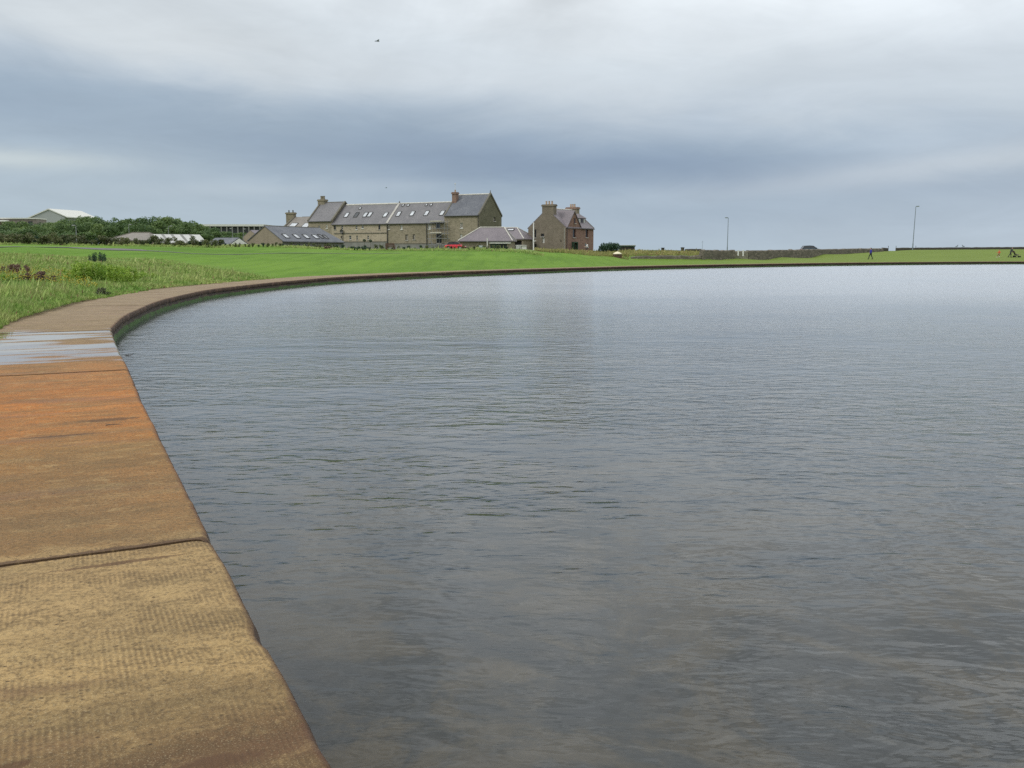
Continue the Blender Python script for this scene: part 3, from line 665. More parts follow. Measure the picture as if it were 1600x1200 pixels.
# ---------------------------------------------------------------- rough grass
def grass(name, n, ylo, yhi, pxlo, pxhi, hfun, seed, test):
    r = np.random.default_rng(seed); P = []
    Y = np.exp(r.uniform(math.log(ylo), math.log(yhi), n)); PX = r.uniform(pxlo, pxhi, n)
    X = (PX-800)/F/1.01*Y
    keep = []; Z = []; T = []
    for x_, y_ in zip(X.tolist(), Y.tolist()):
        k = test(x_, y_); keep.append(k > 0); T.append(k); Z.append(hz(x_, y_) if k > 0 else 0)
    keep = np.array(keep); X, Y, Z, T = X[keep], Y[keep], np.array(Z)[keep], np.array(T)[keep]; n = len(X)
    cl = np.array([nz(a*.35, b_*.35, 4) for a, b_ in zip(X.tolist(), Y.tolist())]); cl2 = np.array([nz(a*1.3, b_*1.3, 8) for a, b_ in zip(X.tolist(), Y.tolist())])
    Hh = hfun(X, Y, cl, cl2, T)*r.uniform(.55, 1.25, n)*np.where(r.random(n) < .03, 1.8, 1.); wd = np.clip(.00055*Y, .006, .05)*r.uniform(.7, 1.4, n)*1.6
    ang = r.uniform(0, 2*math.pi, n); lean = r.uniform(.1, .55, n)*Hh; la = r.normal(.6, 1.2, n)
    dx, dy = np.cos(ang)*wd, np.sin(ang)*wd; lx, ly = np.cos(la)*lean, np.sin(la)*lean
    v = np.zeros((n, 5, 3)); zb = Z-.03
    v[:,0] = np.stack([X-dx, Y-dy, zb], 1); v[:,1] = np.stack([X+dx, Y+dy, zb], 1)
    v[:,2] = np.stack([X+dx*.8+lx*.35, Y+dy*.8+ly*.35, zb+Hh*.6], 1); v[:,3] = np.stack([X-dx*.8+lx*.35, Y-dy*.8+ly*.35, zb+Hh*.6], 1)
    v[:,4] = np.stack([X+lx, Y+ly, zb+Hh], 1)
    base_ = (np.arange(n)*5)[:, None]
    f = np.concatenate([base_+np.array([[0,1,2]]), base_+np.array([[0,2,3]]), base_+np.array([[3,2,4]])], 0)
    g1 = np.array([.14,.26,.045]); g2 = np.array([.27,.36,.09]); st = np.array([.42,.42,.19]); rd = np.array([.25,.15,.09])
    mixv = np.clip(.5+cl*1.1+r.normal(0, .22, n), 0, 1)[:, None]; c = g1*(1-mixv)+g2*mixv
    sm = np.clip(.28+cl2*.9+cl*.5+r.normal(0, .25, n), 0, .9)[:, None]; c = c*(1-sm*.6)+st*sm*.6
    rm = (r.random(n) < .02)[:, None]; c = np.where(rm, rd, c)
    c = c*r.uniform(.85, 1.35, n)[:, None]
    if name == 'bank_grass': c = c*np.array([.86, .68, .75])
    cc_ = np.repeat(c[:, None, :], 5, 1)
    o = npmesh(name, v.reshape(-1, 3), f, 3, M['blade'], cc_.reshape(-1, 3)); tag(o, kind='stuff'); return o
PXE = [(-400, 11), (-100, 15.3), (0, 17.5), (35, 20.7), (57, 22.7), (95, 25.1), (140, 28.4), (200, 35.), (250, 39.6), (300, 44), (350, 47.4), (400, 52.6), (460, 57)]
ein = np.array([(800+e.x/e.y*F*1.01, e.y) for i, e in enumerate(edge_in) if 8 < e.y < 62 and e.x < 0])
ein = ein[np.argsort(ein[:, 0])]
def edgeY(px): return float(np.interp(px, ein[:, 0], ein[:, 1]))
def t_rough(x_, y_):
    px = 800+x_/y_*F*1.01; e = edgeY(px)
    if y_ < e-.15+nz(x_*1.5, y_*1.5)*.7: return 0
    r_ = rough_amt(x_, y_)
    if r_ > .08 and (r_ > .5 or abs(nz(x_*3, y_*3, 2))*1.6 < r_): return r_
    return 0
def h_rough(X, Y, cl, cl2, T):
    pe = np.interp(800+X/Y*F*1.01, ein[:, 0], ein[:, 1]); d = np.clip((Y-pe)/3.0, 0, 1)
    return (.08+.22*d*np.clip(.7+cl*1.0+cl2*.4, .3, 1.3))*np.clip(T, .15, 1)
o = grass('rough_grass', 330000, 9.5, 78, -260, 455, h_rough, 3, t_rough)
o['label'] = 'rough unmown grass with straw heads along the walkway'; o['category'] = 'grass'
def t_bank(x_, y_):
    return rough_amt(x_, y_) if rough_amt(x_, y_) > .3 else 0
o = grass('bank_grass', 45000, 126, 182, 835, 1108, lambda X, Y, cl, cl2, T: .12+.28*np.clip(.4+cl+cl2, 0, 1.2), 5, t_bank)
o['label'] = 'yellowing tall grass on the bank behind the low wall'; o['category'] = 'grass'
o = grass('verge_grass', 50000, 110, 128, -40, 850, lambda X, Y, cl, cl2, T: .10+.22*np.clip(.4+cl+cl2, 0, 1.2), 6, lambda x_, y_: 1. if rough_amt(x_, y_) > .3 or (y_ > 121 and abs(nz(x_, y_)) < .3) else 0)
o['label'] = 'long pale grass along the far side of the lawn'; o['category'] = 'grass'
# ragged lip of turf hanging over far kerb edge
def t_lip(x_, y_): return 0

# ---------------------------------------------------------------- foliage
def leafcloud(name, lobes, nleaf, size, mat_, seed, parent=None, drop=.0):
    """leaf-sized faces spread through lobes [(x,y,z,rx,ry,rz)]"""
    r = np.random.default_rng(seed); vol = np.array([l[3]*l[4]*l[5] for l in lobes])**.67; pr = vol/vol.sum()
    k = r.choice(len(lobes), nleaf, p=pr); Lb = np.array(lobes)[k]
    d = r.normal(size=(nleaf, 3)); d /= np.linalg.norm(d, axis=1)[:, None]
    rad = r.uniform(.55, 1.0, nleaf)**.6*(1+.18*np.sin(d[:, 0]*5+k)*np.cos(d[:, 1]*6+k*2))
    c = Lb[:, :3]+d*rad[:, None]*Lb[:, 3:6]
    nrm_ = d+r.normal(0, .6, (nleaf, 3)); nrm_ /= np.linalg.norm(nrm_, axis=1)[:, None]
    a = np.cross(nrm_, r.normal(size=(nleaf, 3))); a /= np.linalg.norm(a, axis=1)[:, None]; b_ = np.cross(nrm_, a)
    s = (size*r.uniform(.5, 1.3, nleaf))[:, None]
    v = np.stack([c-a*s, c-b_*s*.6, c+a*s, c+b_*s*.6], 1).reshape(-1, 3)
    f = np.arange(nleaf*4).reshape(-1, 4)
    t1 = np.clip(.5+.35*np.sin(k*2.4)+r.normal(0, .25, nleaf), 0, 1); t2 = np.clip(r.normal(.1, .22, nleaf), 0, 1)
    tt = np.repeat(np.stack([t1, t2, t1*0], 1)[:, None, :], 4, 1).reshape(-1, 3)
    o = npmesh(name, v, f, 4, mat_, tt)
    if parent: o.parent = parent
    return o
def lobes_tree(seed, h=1., w_=1.):
    r = random.Random(seed); out = [(0, 0, h*.62, w_*.34, w_*.34, h*.28)]
    for i in range(15):
        a = r.uniform(0, 6.28); zr = r.uniform(.28, .92); rr = w_*.42*math.sin(math.pi*min(1, (zr-.05)/.95))**.6*r.uniform(.5, 1)
        s = r.uniform(.12, .22)*w_
        out.append((math.cos(a)*rr, math.sin(a)*rr, zr*h-.04, s, s, s*r.uniform(.7, 1.0)*h/w_))
    return out
def make_tree(seed, h, w_, name='tree', leaf=.26, n=3000, fm='fol_tree'):
    root = empty(name, (0, 0, 0))
    tb = MB(); r = random.Random(seed)
    p = Vector((0, 0, -.3)); rad = .03*h
    for k in range(4):
        q_ = p+Vector((r.uniform(-.03, .03)*h, r.uniform(-.03, .03)*h, h*.17)); tb.tube(p, q_, rad, rad*.75, 8); 
        if k:
            for _ in range(3):
                a = r.uniform(0, 6.28); e = p+Vector((math.cos(a)*w_*.3, math.sin(a)*w_*.3, h*r.uniform(.12, .25))); tb.tube(p, e, rad*.5, rad*.15, 5)
        p = q_; rad *= .75
    tb.build('trunk', M['bark'], root)
    leafcloud('crown', lobes_tree(seed, h, w_), n, leaf, M[fm], seed, root)
    return root
protos = [make_tree(s, h_, w__) for s, h_, w__ in ((1, 8, 7.5), (2, 8, 6.5), (3, 8, 8.5), (4, 8, 7), (5, 8, 9))]
used = [False]*5
sil = [(-80,349),(0,351),(20,348),(50,349),(75,350),(100,346),(118,343),(130,341),(148,341),(165,346),(180,343),(205,344),(235,342),(262,342),(290,345),(308,349),(330,357),(350,361),(375,364),(400,368)]
def silh(px): return float(np.interp(px, [a for a, _ in sil], [b_ for _, b_ in sil]))
TL = 'dense dark green tree in the shelter belt behind the scrub'
rt = random.Random(4); ti = 0
def put_tree(px, Y, top, wfac=1.):
    global ti
    k = ti % 5; ti += 1
    o = protos[k] if not used[k] else copy_tree(protos[k]); used[k] = True
    x_ = xat(px, Y); zb = hz(x_, Y); h_ = max(2.5, zat(top, Y)-zb); s = h_/8
    o.location = (x_, Y, zb-.1); o.scale = (max(.75, s)*wfac, max(.75, s)*wfac, s/.96); o.rotation_euler = (0, 0, rt.uniform(0, 6.28))
    tag(o, TL, 'tree', 'trees of the shelter belt')
px = -60
while px < 400:
    put_tree(px, rt.uniform(290, 330), silh(px)+rt.uniform(-1, 1.5), 1.0); px += rt.uniform(10, 15)
px = -55
while px < 400:
    put_tree(px, rt.uniform(240, 275), silh(px)+rt.uniform(3, 11), 1.0); px += rt.uniform(14, 21)
px = -55
while px < 150:
    put_tree(px, rt.uniform(180, 205), rt.uniform(358, 366), .9); px += rt.uniform(14, 21)
# scrub row and young planting
def make_shrub(seed, fm, leaf=.07, n=500, tall=1.):
    root = empty('shrub', (0, 0, 0)); r = random.Random(seed); lb = []
    for i in range(7):
        a = r.uniform(0, 6.28); rr = r.uniform(0, .42); lb.append((math.cos(a)*rr, math.sin(a)*rr, r.uniform(.3, .8)*tall, .22, .22, .22*tall))
    st = MB()
    for i in range(5):
        l = lb[i]; st.tube((l[0]*.2, l[1]*.2, -.05), l[:3], .02, .008, 5)
    st.build('stem', M['bark'], root); leafcloud('foliage', lb, n, leaf, M[fm], seed, root); return root
SP = [make_shrub(21, 'fol_scrub'), make_shrub(22, 'fol_scrub', tall=1.2), make_shrub(23, 'fol_dark'), make_shrub(24, 'fol_scrub')]
su_ = [False]*4
def put_shrub(px, Y, h_, k, label, group, cat='shrub', wf=1., name=None):
    o = SP[k] if not su_[k] else copy_tree(SP[k]); su_[k] = True
    x_ = xat(px, Y); o.location = (x_, Y, hz(x_, Y)-.03); o.scale = (h_*wf, h_*wf, h_); o.rotation_euler = (0, 0, rt.uniform(0, 6.28)); tag(o, label, cat, group); 
    if name: o.name = name
    return o
px = -20
while px < 350:
    put_shrub(px, rt.uniform(113, 121), rt.uniform(.7, 1.5)*(1 if px < 250 else .85), rt.choice([0, 1, 3, 0, 2]), 'straggly brownish green shrub in the scrub row across the lawn', 'shrubs of the scrub row', wf=rt.uniform(1, 1.5)); px += rt.uniform(5, 10)
px = 352
while px < 800:
    d = (.75 if 470 < px < 600 else .6)
    put_shrub(px, rt.uniform(124, 131) if px > 420 else 120, rt.uniform(.45, 1.0)*d+.1, rt.choice([0, 2, 3, 2, 1]), 'small newly planted shrub in the row before the stone buildings', 'young shrubs planted before the buildings', wf=rt.uniform(.6, 1.1)); px += rt.uniform(5, 10)

# dense dark bush by the house
bb = empty('bush', (xat(955, 172), 172, hz(xat(955, 172), 172)), 0, 'rounded dark evergreen bush right of the brown stone house', 'bush'); bb.scale = (1.25, 1.25, 1.45)
st = MB(); rr_ = random.Random(3); lb = []
for i in range(12): lb.append((rr_.uniform(-1.5, 1.4), rr_.uniform(-.6, .6), rr_.uniform(.3, .85), .5, .5, .45))
lb.append((0, 0, .7, .9, .7, .65)); lb.append((.5, 0, .9, .5, .5, .4))
for l in lb[:6]: st.tube((l[0]*.4, l[1]*.4, -.2), l[:3], .04, .015, 5)
st.build('stem', M['bark'], bb); leafcloud('foliage', lb, 2600, .10, M['fol_dark'], 77, bb)
# tall bright weeds, small shrub, reddish patch
def weeds(px0, px1, Y, h_, label, fm='fol_bright', n=900, seed=1, name='tall_weeds', cat='weeds', dep=.8, leaf=.035):
    x0, x1 = xat(px0, Y), xat(px1, Y); cx = (x0+x1)/2; r = random.Random(seed)
    root = empty(name, (cx, Y, hz(cx, Y)), 0, label, cat); lb = []; st = MB()
    for i in range(int(26*(x1-x0))+6):
        u = r.uniform(x0, x1)-cx; v = r.uniform(-dep, dep); hh = h_*r.uniform(.65, 1.05)*(1-.5*abs(2*u/(x1-x0))**3)
        st.tube((u, v, -.1), (u+r.uniform(-.05, .05), v, hh), .008, .003, 4, False)
        for k in range(3): z = hh*(.3+.3*k); lb.append((u, v, z, .09, .09, hh*.16))
    st.build('stem', M['bark'] if fm != 'fol_bright' else M['fol_bright'], root); leafcloud('foliage', lb, n*int(1.4+(x1-x0)), leaf*1.1, M[fm], seed, root)
    return root
weeds(108, 140, 40.5, 1.0, 'tall yellow-green weeds, left end of the bright clump by the walkway', seed=1, n=1800)
weeds(138, 170, 41.5, .95, 'tall yellow-green weeds in the middle of the bright clump', seed=2, n=1800)
weeds(168, 203, 41.0, .9, 'tall bright green weeds at the right end of the clump', seed=3, n=1800)
weeds(215, 234, 46.0, .45, 'low tuft of broad green leaves right of the tall weeds', seed=4, n=900)
weeds(140, 164, 66, .75, 'small dark leafy shrub with a pale top standing alone in the rough grass', fm='fol_dark', seed=6, n=900, name='shrub', cat='shrub')
weeds(3, 36, 41, .55, 'brownish purple dead heads of dock at the left frame edge', fm='fol_red', seed=7, n=1500, name='dock_plant', cat='plant')
weeds(34, 74, 37.5, .45, 'dark red spreading dock plant in the rough grass', fm='fol_red', seed=8, n=1700, name='dock_plant', cat='plant')
weeds(-30, 20, 36., .35, 'low vivid green leafy plant below the dock', seed=9, n=1500, name='leafy_plant', cat='plant')
weeds(150, 160, 33.2, .3, 'small dark green tussock at the walkway edge', seed=12, n=400, fm='fol_scrub', name='tussock', cat='plant', dep=.3)
# yellow flower heads: one patch
r = np.random.default_rng(5); nF = 900
Yf = r.uniform(34, 46, nF); PXf = r.uniform(-10, 150, nF)-(Yf-34)*2; Xf = (PXf-800)/F/1.01*Yf; vF = []; fF = []
for i, (a, b_) in enumerate(zip(Xf.tolist(), Yf.tolist())):
    z = hz(a, b_)+.28+random.uniform(-.06, .12); s = random.uniform(.018, .04); k = len(vF)
    for q6 in range(6): vF.append((a+s*math.cos(q6*1.047), b_+s*math.sin(q6*1.047), z+.4*s*math.sin(q6*1.047)*-1+.5*s*(q6 % 2)))
    vF.append((a, b_, z+s*.9)); 
    for q6 in range(6): fF.append((k+q6, k+(q6+1) % 6, k+6))
o = npmesh('yellow_flowers', vF, fF, 3, noisy('yellow_petals', (.75,.62,.08), .15, 3., .6)); tag(o, 'scatter of small yellow flowers among the rough grass', 'flowers', kind='stuff')
# ================================================================ buildings
class Frame:
    """a building's own axes: x along the front, y away from the viewer"""
    def __init__(s, px, Y, rz, name, label, cat):
        s.o = Vector((xat(px, Y), Y, 0)); s.rz = rz; s.e = empty(name, s.o, rz, label, cat)
        s.Mi = (Matrix.Translation(s.o) @ Matrix.Rotation(rz, 4, 'Z')).inverted(); s.c = s.Mi @ CAMV
    def u(s, px, y=0., py=380.):            # local x where image column px meets the plane y = const
        d = s.Mi.to_3x3() @ raydir(px, py); t_ = (y-s.c.y)/d.y; return s.c.x+d.x*t_
    def hit(s, px, py, p, n):               # a ray of the photo on a local plane
        d = s.Mi.to_3x3() @ raydir(px, py); p = Vector(p); n = Vector(n); t_ = (p-s.c).dot(n)/d.dot(n); return s.c+d*t_
    def z(s, px, py, y=0.): return s.hit(px, py, (0, y, 0), (0, 1, 0)).z
def wallplane(mb, o, u, n, W, z0, z1, ops, dep=.22):
    """a wall with real openings; ops = [(u0,u1,za,zb)]"""
    o = Vector(o); u = Vector(u); n = Vector(n)
    us_ = sorted({0, W, *[a for q in ops for a in q[:2]]}); zs = sorted({z0, z1, *[a for q in ops for a in q[2:]]})
    P = lambda a, z, d=0.: o+u*a+Vector((0, 0, z))-n*d
    for a, c in zip(us_, us_[1:]):
        for e, f in zip(zs, zs[1:]):
            mu, mz = (a+c)/2, (e+f)/2
            if any(q[0] < mu < q[1] and q[2] < mz < q[3] for q in ops): continue
            mb.face([P(a, e), P(c, e), P(c, f), P(a, f)])
    for a, c, e, f in ops:
        mb.face([P(a, e), P(a, f), P(a, f, dep), P(a, e, dep)]); mb.face([P(c, e), P(c, e, dep), P(c, f, dep), P(c, f)])
        mb.face([P(a, e), P(a, e, dep), P(c, e, dep), P(c, e)]); mb.face([P(a, f), P(c, f), P(c, f, dep), P(a, f, dep)])
def window(par, o, u, n, a, c, e, f, fm='white', gm='glass', bars=True, sill=True, dep=.2, name='window', label=None):
    o = Vector(o); u = Vector(u); n = Vector(n); W = c-a; H = f-e
    T = Matrix((( u.x, -n.x, 0, 0), (u.y, -n.y, 0, 0), (0, 0, 1, 0), (0, 0, 0, 1)))
    B = Matrix.Translation(o+u*a-n*dep) @ T
    mb = MB(); t_ = min(.09, W*.14)
    mb.box(0, t_, -.06, .04, e, f, B); mb.box(W-t_, W, -.06, .04, e, f, B)
    mb.box(t_, W-t_, -.06, .04, e, e+t_, B); mb.box(t_, W-t_, -.06, .04, f-t_, f, B)
    if bars: mb.box(t_, W-t_, -.055, .03, e+H*.5-.03, e+H*.5+.03, B)
    fr_ = mb.build(name, M[fm], par)
    if label: fr_['label'] = label
    g = MB(); g.box(t_*.5, W-t_*.5, -.01, .02, e+t_*.5, f-t_*.5, B); g.build('pane', M[gm], fr_)
    if sill:
        s = MB(); s.box(-.08, W+.08, -.3, -.07, e-.12, e-.002, B); s.build('sill', M['pale_coping'] if fm != 'white' else M['offwhite'], fr_)
    return fr_
def gabled(F_, x0, x1, w_, ze, zr, zb, wm, rm, ops=(), left=True, right=True, over=.18, th=.16, wname='wall', gm=None, gops=(), lops=(), roofname='roof'):
    mb = MB(); wallplane(mb, (x0, 0, 0), (1, 0, 0), (0, -1, 0), x1-x0, zb, ze, [(a-x0, c-x0, e, f) for a, c, e, f in ops])
    wl = mb.build(wname, M[wm], F_.e)
    mb = MB(); mb.face([(x1, w_, zb), (x0, w_, zb), (x0, w_, ze), (x1, w_, ze)]); mb.build('rear_wall', M[wm], F_.e)
    for on, x, s, op in ((left, x0, -1, lops), (right, x1, 1, gops)):
        if not on: continue
        g = MB()
        if s < 0: wallplane(g, (x, w_, 0), (0, -1, 0), (-1, 0, 0), w_, zb, ze, [(w_-c, w_-a, e, f) for a, c, e, f in op])
        else: wallplane(g, (x, 0, 0), (0, 1, 0), (1, 0, 0), w_, zb, ze, op)
        g.face([(x, 0, ze), (x, w_, ze), (x, w_/2, zr)])
        g.build('gable_wall', M[gm or wm], F_.e)
    r_ = MB(); sl = (zr-ze)/(w_/2); ex0 = x0; ex1 = x1
    yo = over; A = [(-yo, ze-yo*sl), (w_/2, zr), (w_+yo, ze-yo*sl)]
    top = [(y, z+th) for y, z in A]
    for (ya, za), (yb, zb_) in ((top[0], top[1]), (top[1], top[2])): r_.face([(ex0, ya, za), (ex1, ya, za), (ex1, yb, zb_), (ex0, yb, zb_)])
    for (ya, za), (yb, zb_) in ((A[0], A[1]), (A[1], A[2])): r_.face([(ex0, yb, zb_+.01), (ex1, yb, zb_+.01), (ex1, ya, za+.01), (ex0, ya, za+.01)])
    for x in (ex0, ex1): r_.face([(x, A[0][0], A[0][1]), (x, top[0][0], top[0][1]), (x, top[1][0], top[1][1]), (x, A[1][0], A[1][1])]); r_.face([(x, A[1][0], A[1][1]), (x, top[1][0], top[1][1]), (x, top[2][0], top[2][1]), (x, A[2][0], A[2][1])])
    r_.face([(ex0, A[0][0], A[0][1]), (ex1, A[0][0], A[0][1]), (ex1, top[0][0], top[0][1]), (ex0, top[0][0], top[0][1])])
    return wl, r_.build(roofname, M[rm], F_.e)
def coping(F_, x, w_, ze, zr, m, wd=.35, up=.28, over=.1, name='coping'):
    mb = MB(); sl = (zr-ze)/(w_/2)
    for s in (0, 1):
        ya, yb = (-over, w_/2) if s == 0 else (w_+over, w_/2); za = ze-over*sl
        mb.hexa([Vector(p) for p in ((x-wd/2, ya, za+.02), (x+wd/2, ya, za+.02), (x+wd/2, yb, zr+.02), (x-wd/2, yb, zr+.02), (x-wd/2, ya, za+up+.1), (x+wd/2, ya, za+up+.1), (x+wd/2, yb, zr+up+.1), (x-wd/2, yb, zr+up+.1))])
    return mb.build(name, M[m], F_.e)
def ridgecap(F_, x0, x1, y, z, m='ridge', r_=.16):
    mb = MB(); mb.tube((x0, y, z+.12), (x1, y, z+.12), r_, n=6); return mb.build('ridge_cap', M[m], F_.e)
def chimney(par, x0, x1, y0, y1, z0, z1, m, pots, potm='pot', cap=.12, potr=.16, poth=.8, capm=None):
    mb = MB(); mb.box(x0, x1, y0, y1, z0, z1); c = mb.build('chimney', M[m], par)
    k = MB(); k.box(x0-cap, x1+cap, y0-cap, y1+cap, z1+.002, z1+.27); k.box(x0-cap*.4, x1+cap*.4, y0-cap*.4, y1+cap*.4, z1+.272, z1+.38); k.build('chimney_cap', M[capm or m], c)
    for px_, py_ in pots:
        p = MB(); p.tube((px_, py_, z1+.36), (px_, py_, z1+.38+poth), potr, potr*.78, 10); p.tube((px_, py_, z1+.38+poth-.1), (px_, py_, z1+.38+poth), potr*1.05, potr*1.05, 10); p.build('chimney_pot', M[potm], c)
    return c
def skylight(F_, px, py, w_, ze, zr, sw=.8, sl_=1.15, m='skyglass', name='skylight', th=.16):
    n = Vector((0, -(zr-ze), w_/2)).normalized(); p = F_.hit(px, py, (0, 0, ze+th), n)
    up = Vector((0, w_/2, zr-ze)).normalized(); X = Vector((1, 0, 0))
    def bx_(a, c, e, f, lo, hi):
        return [p+X*i+up*j+n*k for k in (lo, hi) for i, j in ((a, e), (c, e), (c, f), (a, f))]
    mb = MB(); t_ = .09
    mb.hexa(bx_(-sw/2-t_, -sw/2, -sl_/2, sl_/2, -.02, .12)); mb.hexa(bx_(sw/2, sw/2+t_, -sl_/2, sl_/2, -.02, .12))
    mb.hexa(bx_(-sw/2-t_, sw/2+t_, sl_/2+.002, sl_/2+t_, -.02, .13)); mb.hexa(bx_(-sw/2-t_, sw/2+t_, -sl_/2-t_, -sl_/2-.002, -.02, .11))
    fr_ = mb.build(name, M['pipe'], F_.e); g = MB(); g.hexa(bx_(-sw/2+.002, sw/2-.002, -sl_/2+.002, sl_/2-.002, -.02, .075)); g.build('pane', M[m], fr_); return fr_
def pipe(F_, x, z0, z1, y=-.12, m='pipe', r_=.07, name='downpipe'):
    mb = MB(); mb.tube((x, y, z0), (x, y, z1), r_); mb.box(x-.13, x+.13, y-.1, y+.1, z1, z1+.25); return mb.build(name, M[m], F_.e)

# ---- the long stone mill
G = Frame(749, 185, R(-28), 'stone_mill', 'long olive grey stone mill in stepped blocks with slate roofs and skylights', 'building')
X = lambda px, y=0.: G.u(px, y)
xC, xB2, xB1, xA = X(694.5), X(605.5), X(519), X(482.5)
zb_ = .8
W_ = 9.2
zeC, zeB, zeA = G.z(749, 336), G.z(650, 348.6), G.z(500, 345.5)
zrC = G.hit(766, 304, (0, W_/2, 0), (0, 1, 0)).z; zrB = G.hit(640, 318.5, (0, W_/2, 0), (0, 1, 0)).z; zrA = G.hit(525, 316.8, (0, W_/2, 0), (0, 1, 0)).z
print('mill', [round(q, 2) for q in (xC, xB2, xB1, xA, zeC, zeB, zeA, zrC, zrB, zrA)])
def op(px0, px1, y0, y1): return (G.u(px0), G.u(px1), G.z((px0+px1)/2, y1), G.z((px0+px1)/2, y0))
FO, FU, FN = (0, 0, 0), (1, 0, 0), (0, -1, 0)
wC = [(*op(719.3, 723.6, 348, 356.5), 'white', 'boarded'), (*op(719, 722.4, 366, 372.5), 'white', 'blind')]
wB2 = [(*op(606.8, 609.4, 351.5, 358.5), 'white', 'boarded'), (*op(626, 629.3, 351.5, 358.5), 'white', 'blind'), (*op(669.5, 673, 351, 358), 'white', 'blind'),
       (*op(633.6, 637.6, 366.5, 375.4), 'pipe', 'boarded'), (*op(645, 649, 366.2, 374.5), 'pipe', 'boarded'), (*op(681, 688, 348.7, 356.5), 'pipe', 'glass'), (*op(681.5, 690, 365.5, 371.5), 'pipe', 'glass'), (*op(682, 690, 373.5, 380), 'pipe', 'glass')]
wB1 = [(*op(522.2, 525.6, 352.6, 358.8), 'pipe', 'glass'), (*op(533.8, 536.4, 352.4, 358.6), 'white', 'glass'), (*op(556, 558.8, 352, 358.8), 'white', 'glass'), (*op(565.4, 568.6, 351.6, 357), 'white', 'glass'), (*op(591.6, 594.8, 351, 358.8), 'pipe', 'glass'),
       (*op(532.6, 534.6, 368.4, 372.6), 'pipe', 'glass'), (*op(545.6, 549, 368, 374.6), 'offwhite', 'glass'), (*op(556.8, 559.2, 368, 375), 'offwhite', 'glass'), (*op(574, 576.6, 368, 374.4), 'offwhite', 'glass')]
wA = [(*op(498, 500.6, 352.6, 356.4), 'white', 'glass'), (*op(510, 512.4, 351, 357), 'white', 'blind')]
gO = [(W_*.62, W_*.62+.9, zeC-1.05, zeC-.2)]
for x0, x1, ze, zr, wm, rm, ws, lf, rg, lab in ((xC, 0, zeC, zrC, 'mill', 'slate_dark', wC, True, True, 'taller'), (xB2, xC, zeB, zrB, 'mill', 'slate_mid', wB2, False, False, ''),
        (xB1, xB2, zeB, zrB, 'mill_pale', 'slate_mid', wB1, False, False, ''), (xA, xB1, zeA, zrA, 'mill', 'slate_mid', wA, True, True, '')):
    wl, rf = gabled(G, x0, x1-.002 if x1 else 0, W_ if lab else W_-.003, ze, zr, zb_, wm, rm, [q[:4] for q in ws], lf, rg, gm='mill_gable_shaded' if lab else 'mill', gops=gO if lab else ())
    for a, c, e, f, fm, gm_ in ws: window(G.e, FO, FU, FN, a, c, e, f, fm, gm_, bars=gm_ == 'glass' and fm != 'pipe')
window(G.e, (0, 0, 0), (0, 1, 0), (1, 0, 0), gO[0][0], gO[0][1], gO[0][2], gO[0][3], 'pipe', 'boarded', bars=False)
coping(G, -.02, W_, zeC, zrC, 'coping'); coping(G, xC+.12, W_, zeC, zrC, 'coping', wd=.3, up=.15)
coping(G, xB2, W_, zeB, zrB, 'pale_coping', wd=.5, up=.2, name='raised_skew'); coping(G, xB1+.1, W_+.02, zeA, zrA, 'coping', wd=.45, up=.22); coping(G, xA, W_, zeA, zrA, 'coping')
ridgecap(G, xC+.8, -.3, W_/2, zrC); ridgecap(G, xB2+.4, xC-.4, W_/2, zrB); ridgecap(G, xB1+.6, xB2-.4, W_/2, zrB, r_=.2); ridgecap(G, xA+1, xB1-.4, W_/2, zrA, 'coping', .12)
# pale upper band and darker footing of the front wall
for x0, x1, z, m_ in ((xB1+.6, xB2-.2, G.z(560, 364.5), 'coping'), (xB1+2.6, xB2-.2, G.z(560, 377.8), 'coping'), (xB2+.2, xC, G.z(650, 380.6), 'coping')):
    mb = MB(); mb.box(x0, x1, -.09, -.004, z-.09, z+.09); mb.build('string_course', M[m_], G.e)
mb = MB(); mb.box(xB2+.15, -.05, -.05, -.006, zb_, G.z(650, 381)); mb.build('plinth', M['render_grey'], G.e)
mb = MB(); mb.box(xB1+2.5, xB2-.15, -.05, -.006, zb_, G.z(560, 378.4)); mb.build('plinth', M['render_grey'], G.e)
mb = MB(); mb.box(xB1+.05, xB2-.2, -.02, -.004, G.z(560, 364.8)+.1, zeB-.25); wl_ = None
pipe(G, xB2+.05, zb_, zeB-.2, r_=.10); pipe(G, X(667.3), zb_, zeB-.2, r_=.09); pipe(G, X(536.3), zb_, G.z(536, 366), r_=.06); pipe(G, -.2, G.z(748, 392), zeC-.2, r_=.07)
for x0, x1, z, w2 in ((xC, 0, zeC, 0), (xB2, xC, zeB, 0), (xB1, xB2, zeB, 0), (xA, xB1, zeA, 0)):
    sl = 1.; mb = MB(); mb.tube((x0+.1, -.27, z-.12), (x1-.1, -.27, z-.12), .08, n=6); mb.build('gutter', M['pipe'], G.e)
for px, py, m_ in ((542, 336, 'skyglass'), (557, 336, 'glass'), (571, 335.6, 'skyglass'), (578, 335.4, 'skyglass'), (602.6, 335.6, 'skyglass'), (623, 334.4, 'skyglass'), (644.3, 333.8, 'skyglass'), (666.7, 333.4, 'skyglass'), (691, 332.8, 'skyglass')):
    skylight(G, px, py, W_, zeB, zrB, .8, 1.35, m_)
for px, py in ((563, 325.5), (630, 320.8), (638, 320.8), (666.5, 320.2), (673.8, 320.2)):
    skylight(G, px, py, W_, zeB, zrB, .42, .5, 'skyglass', 'roof_vent')
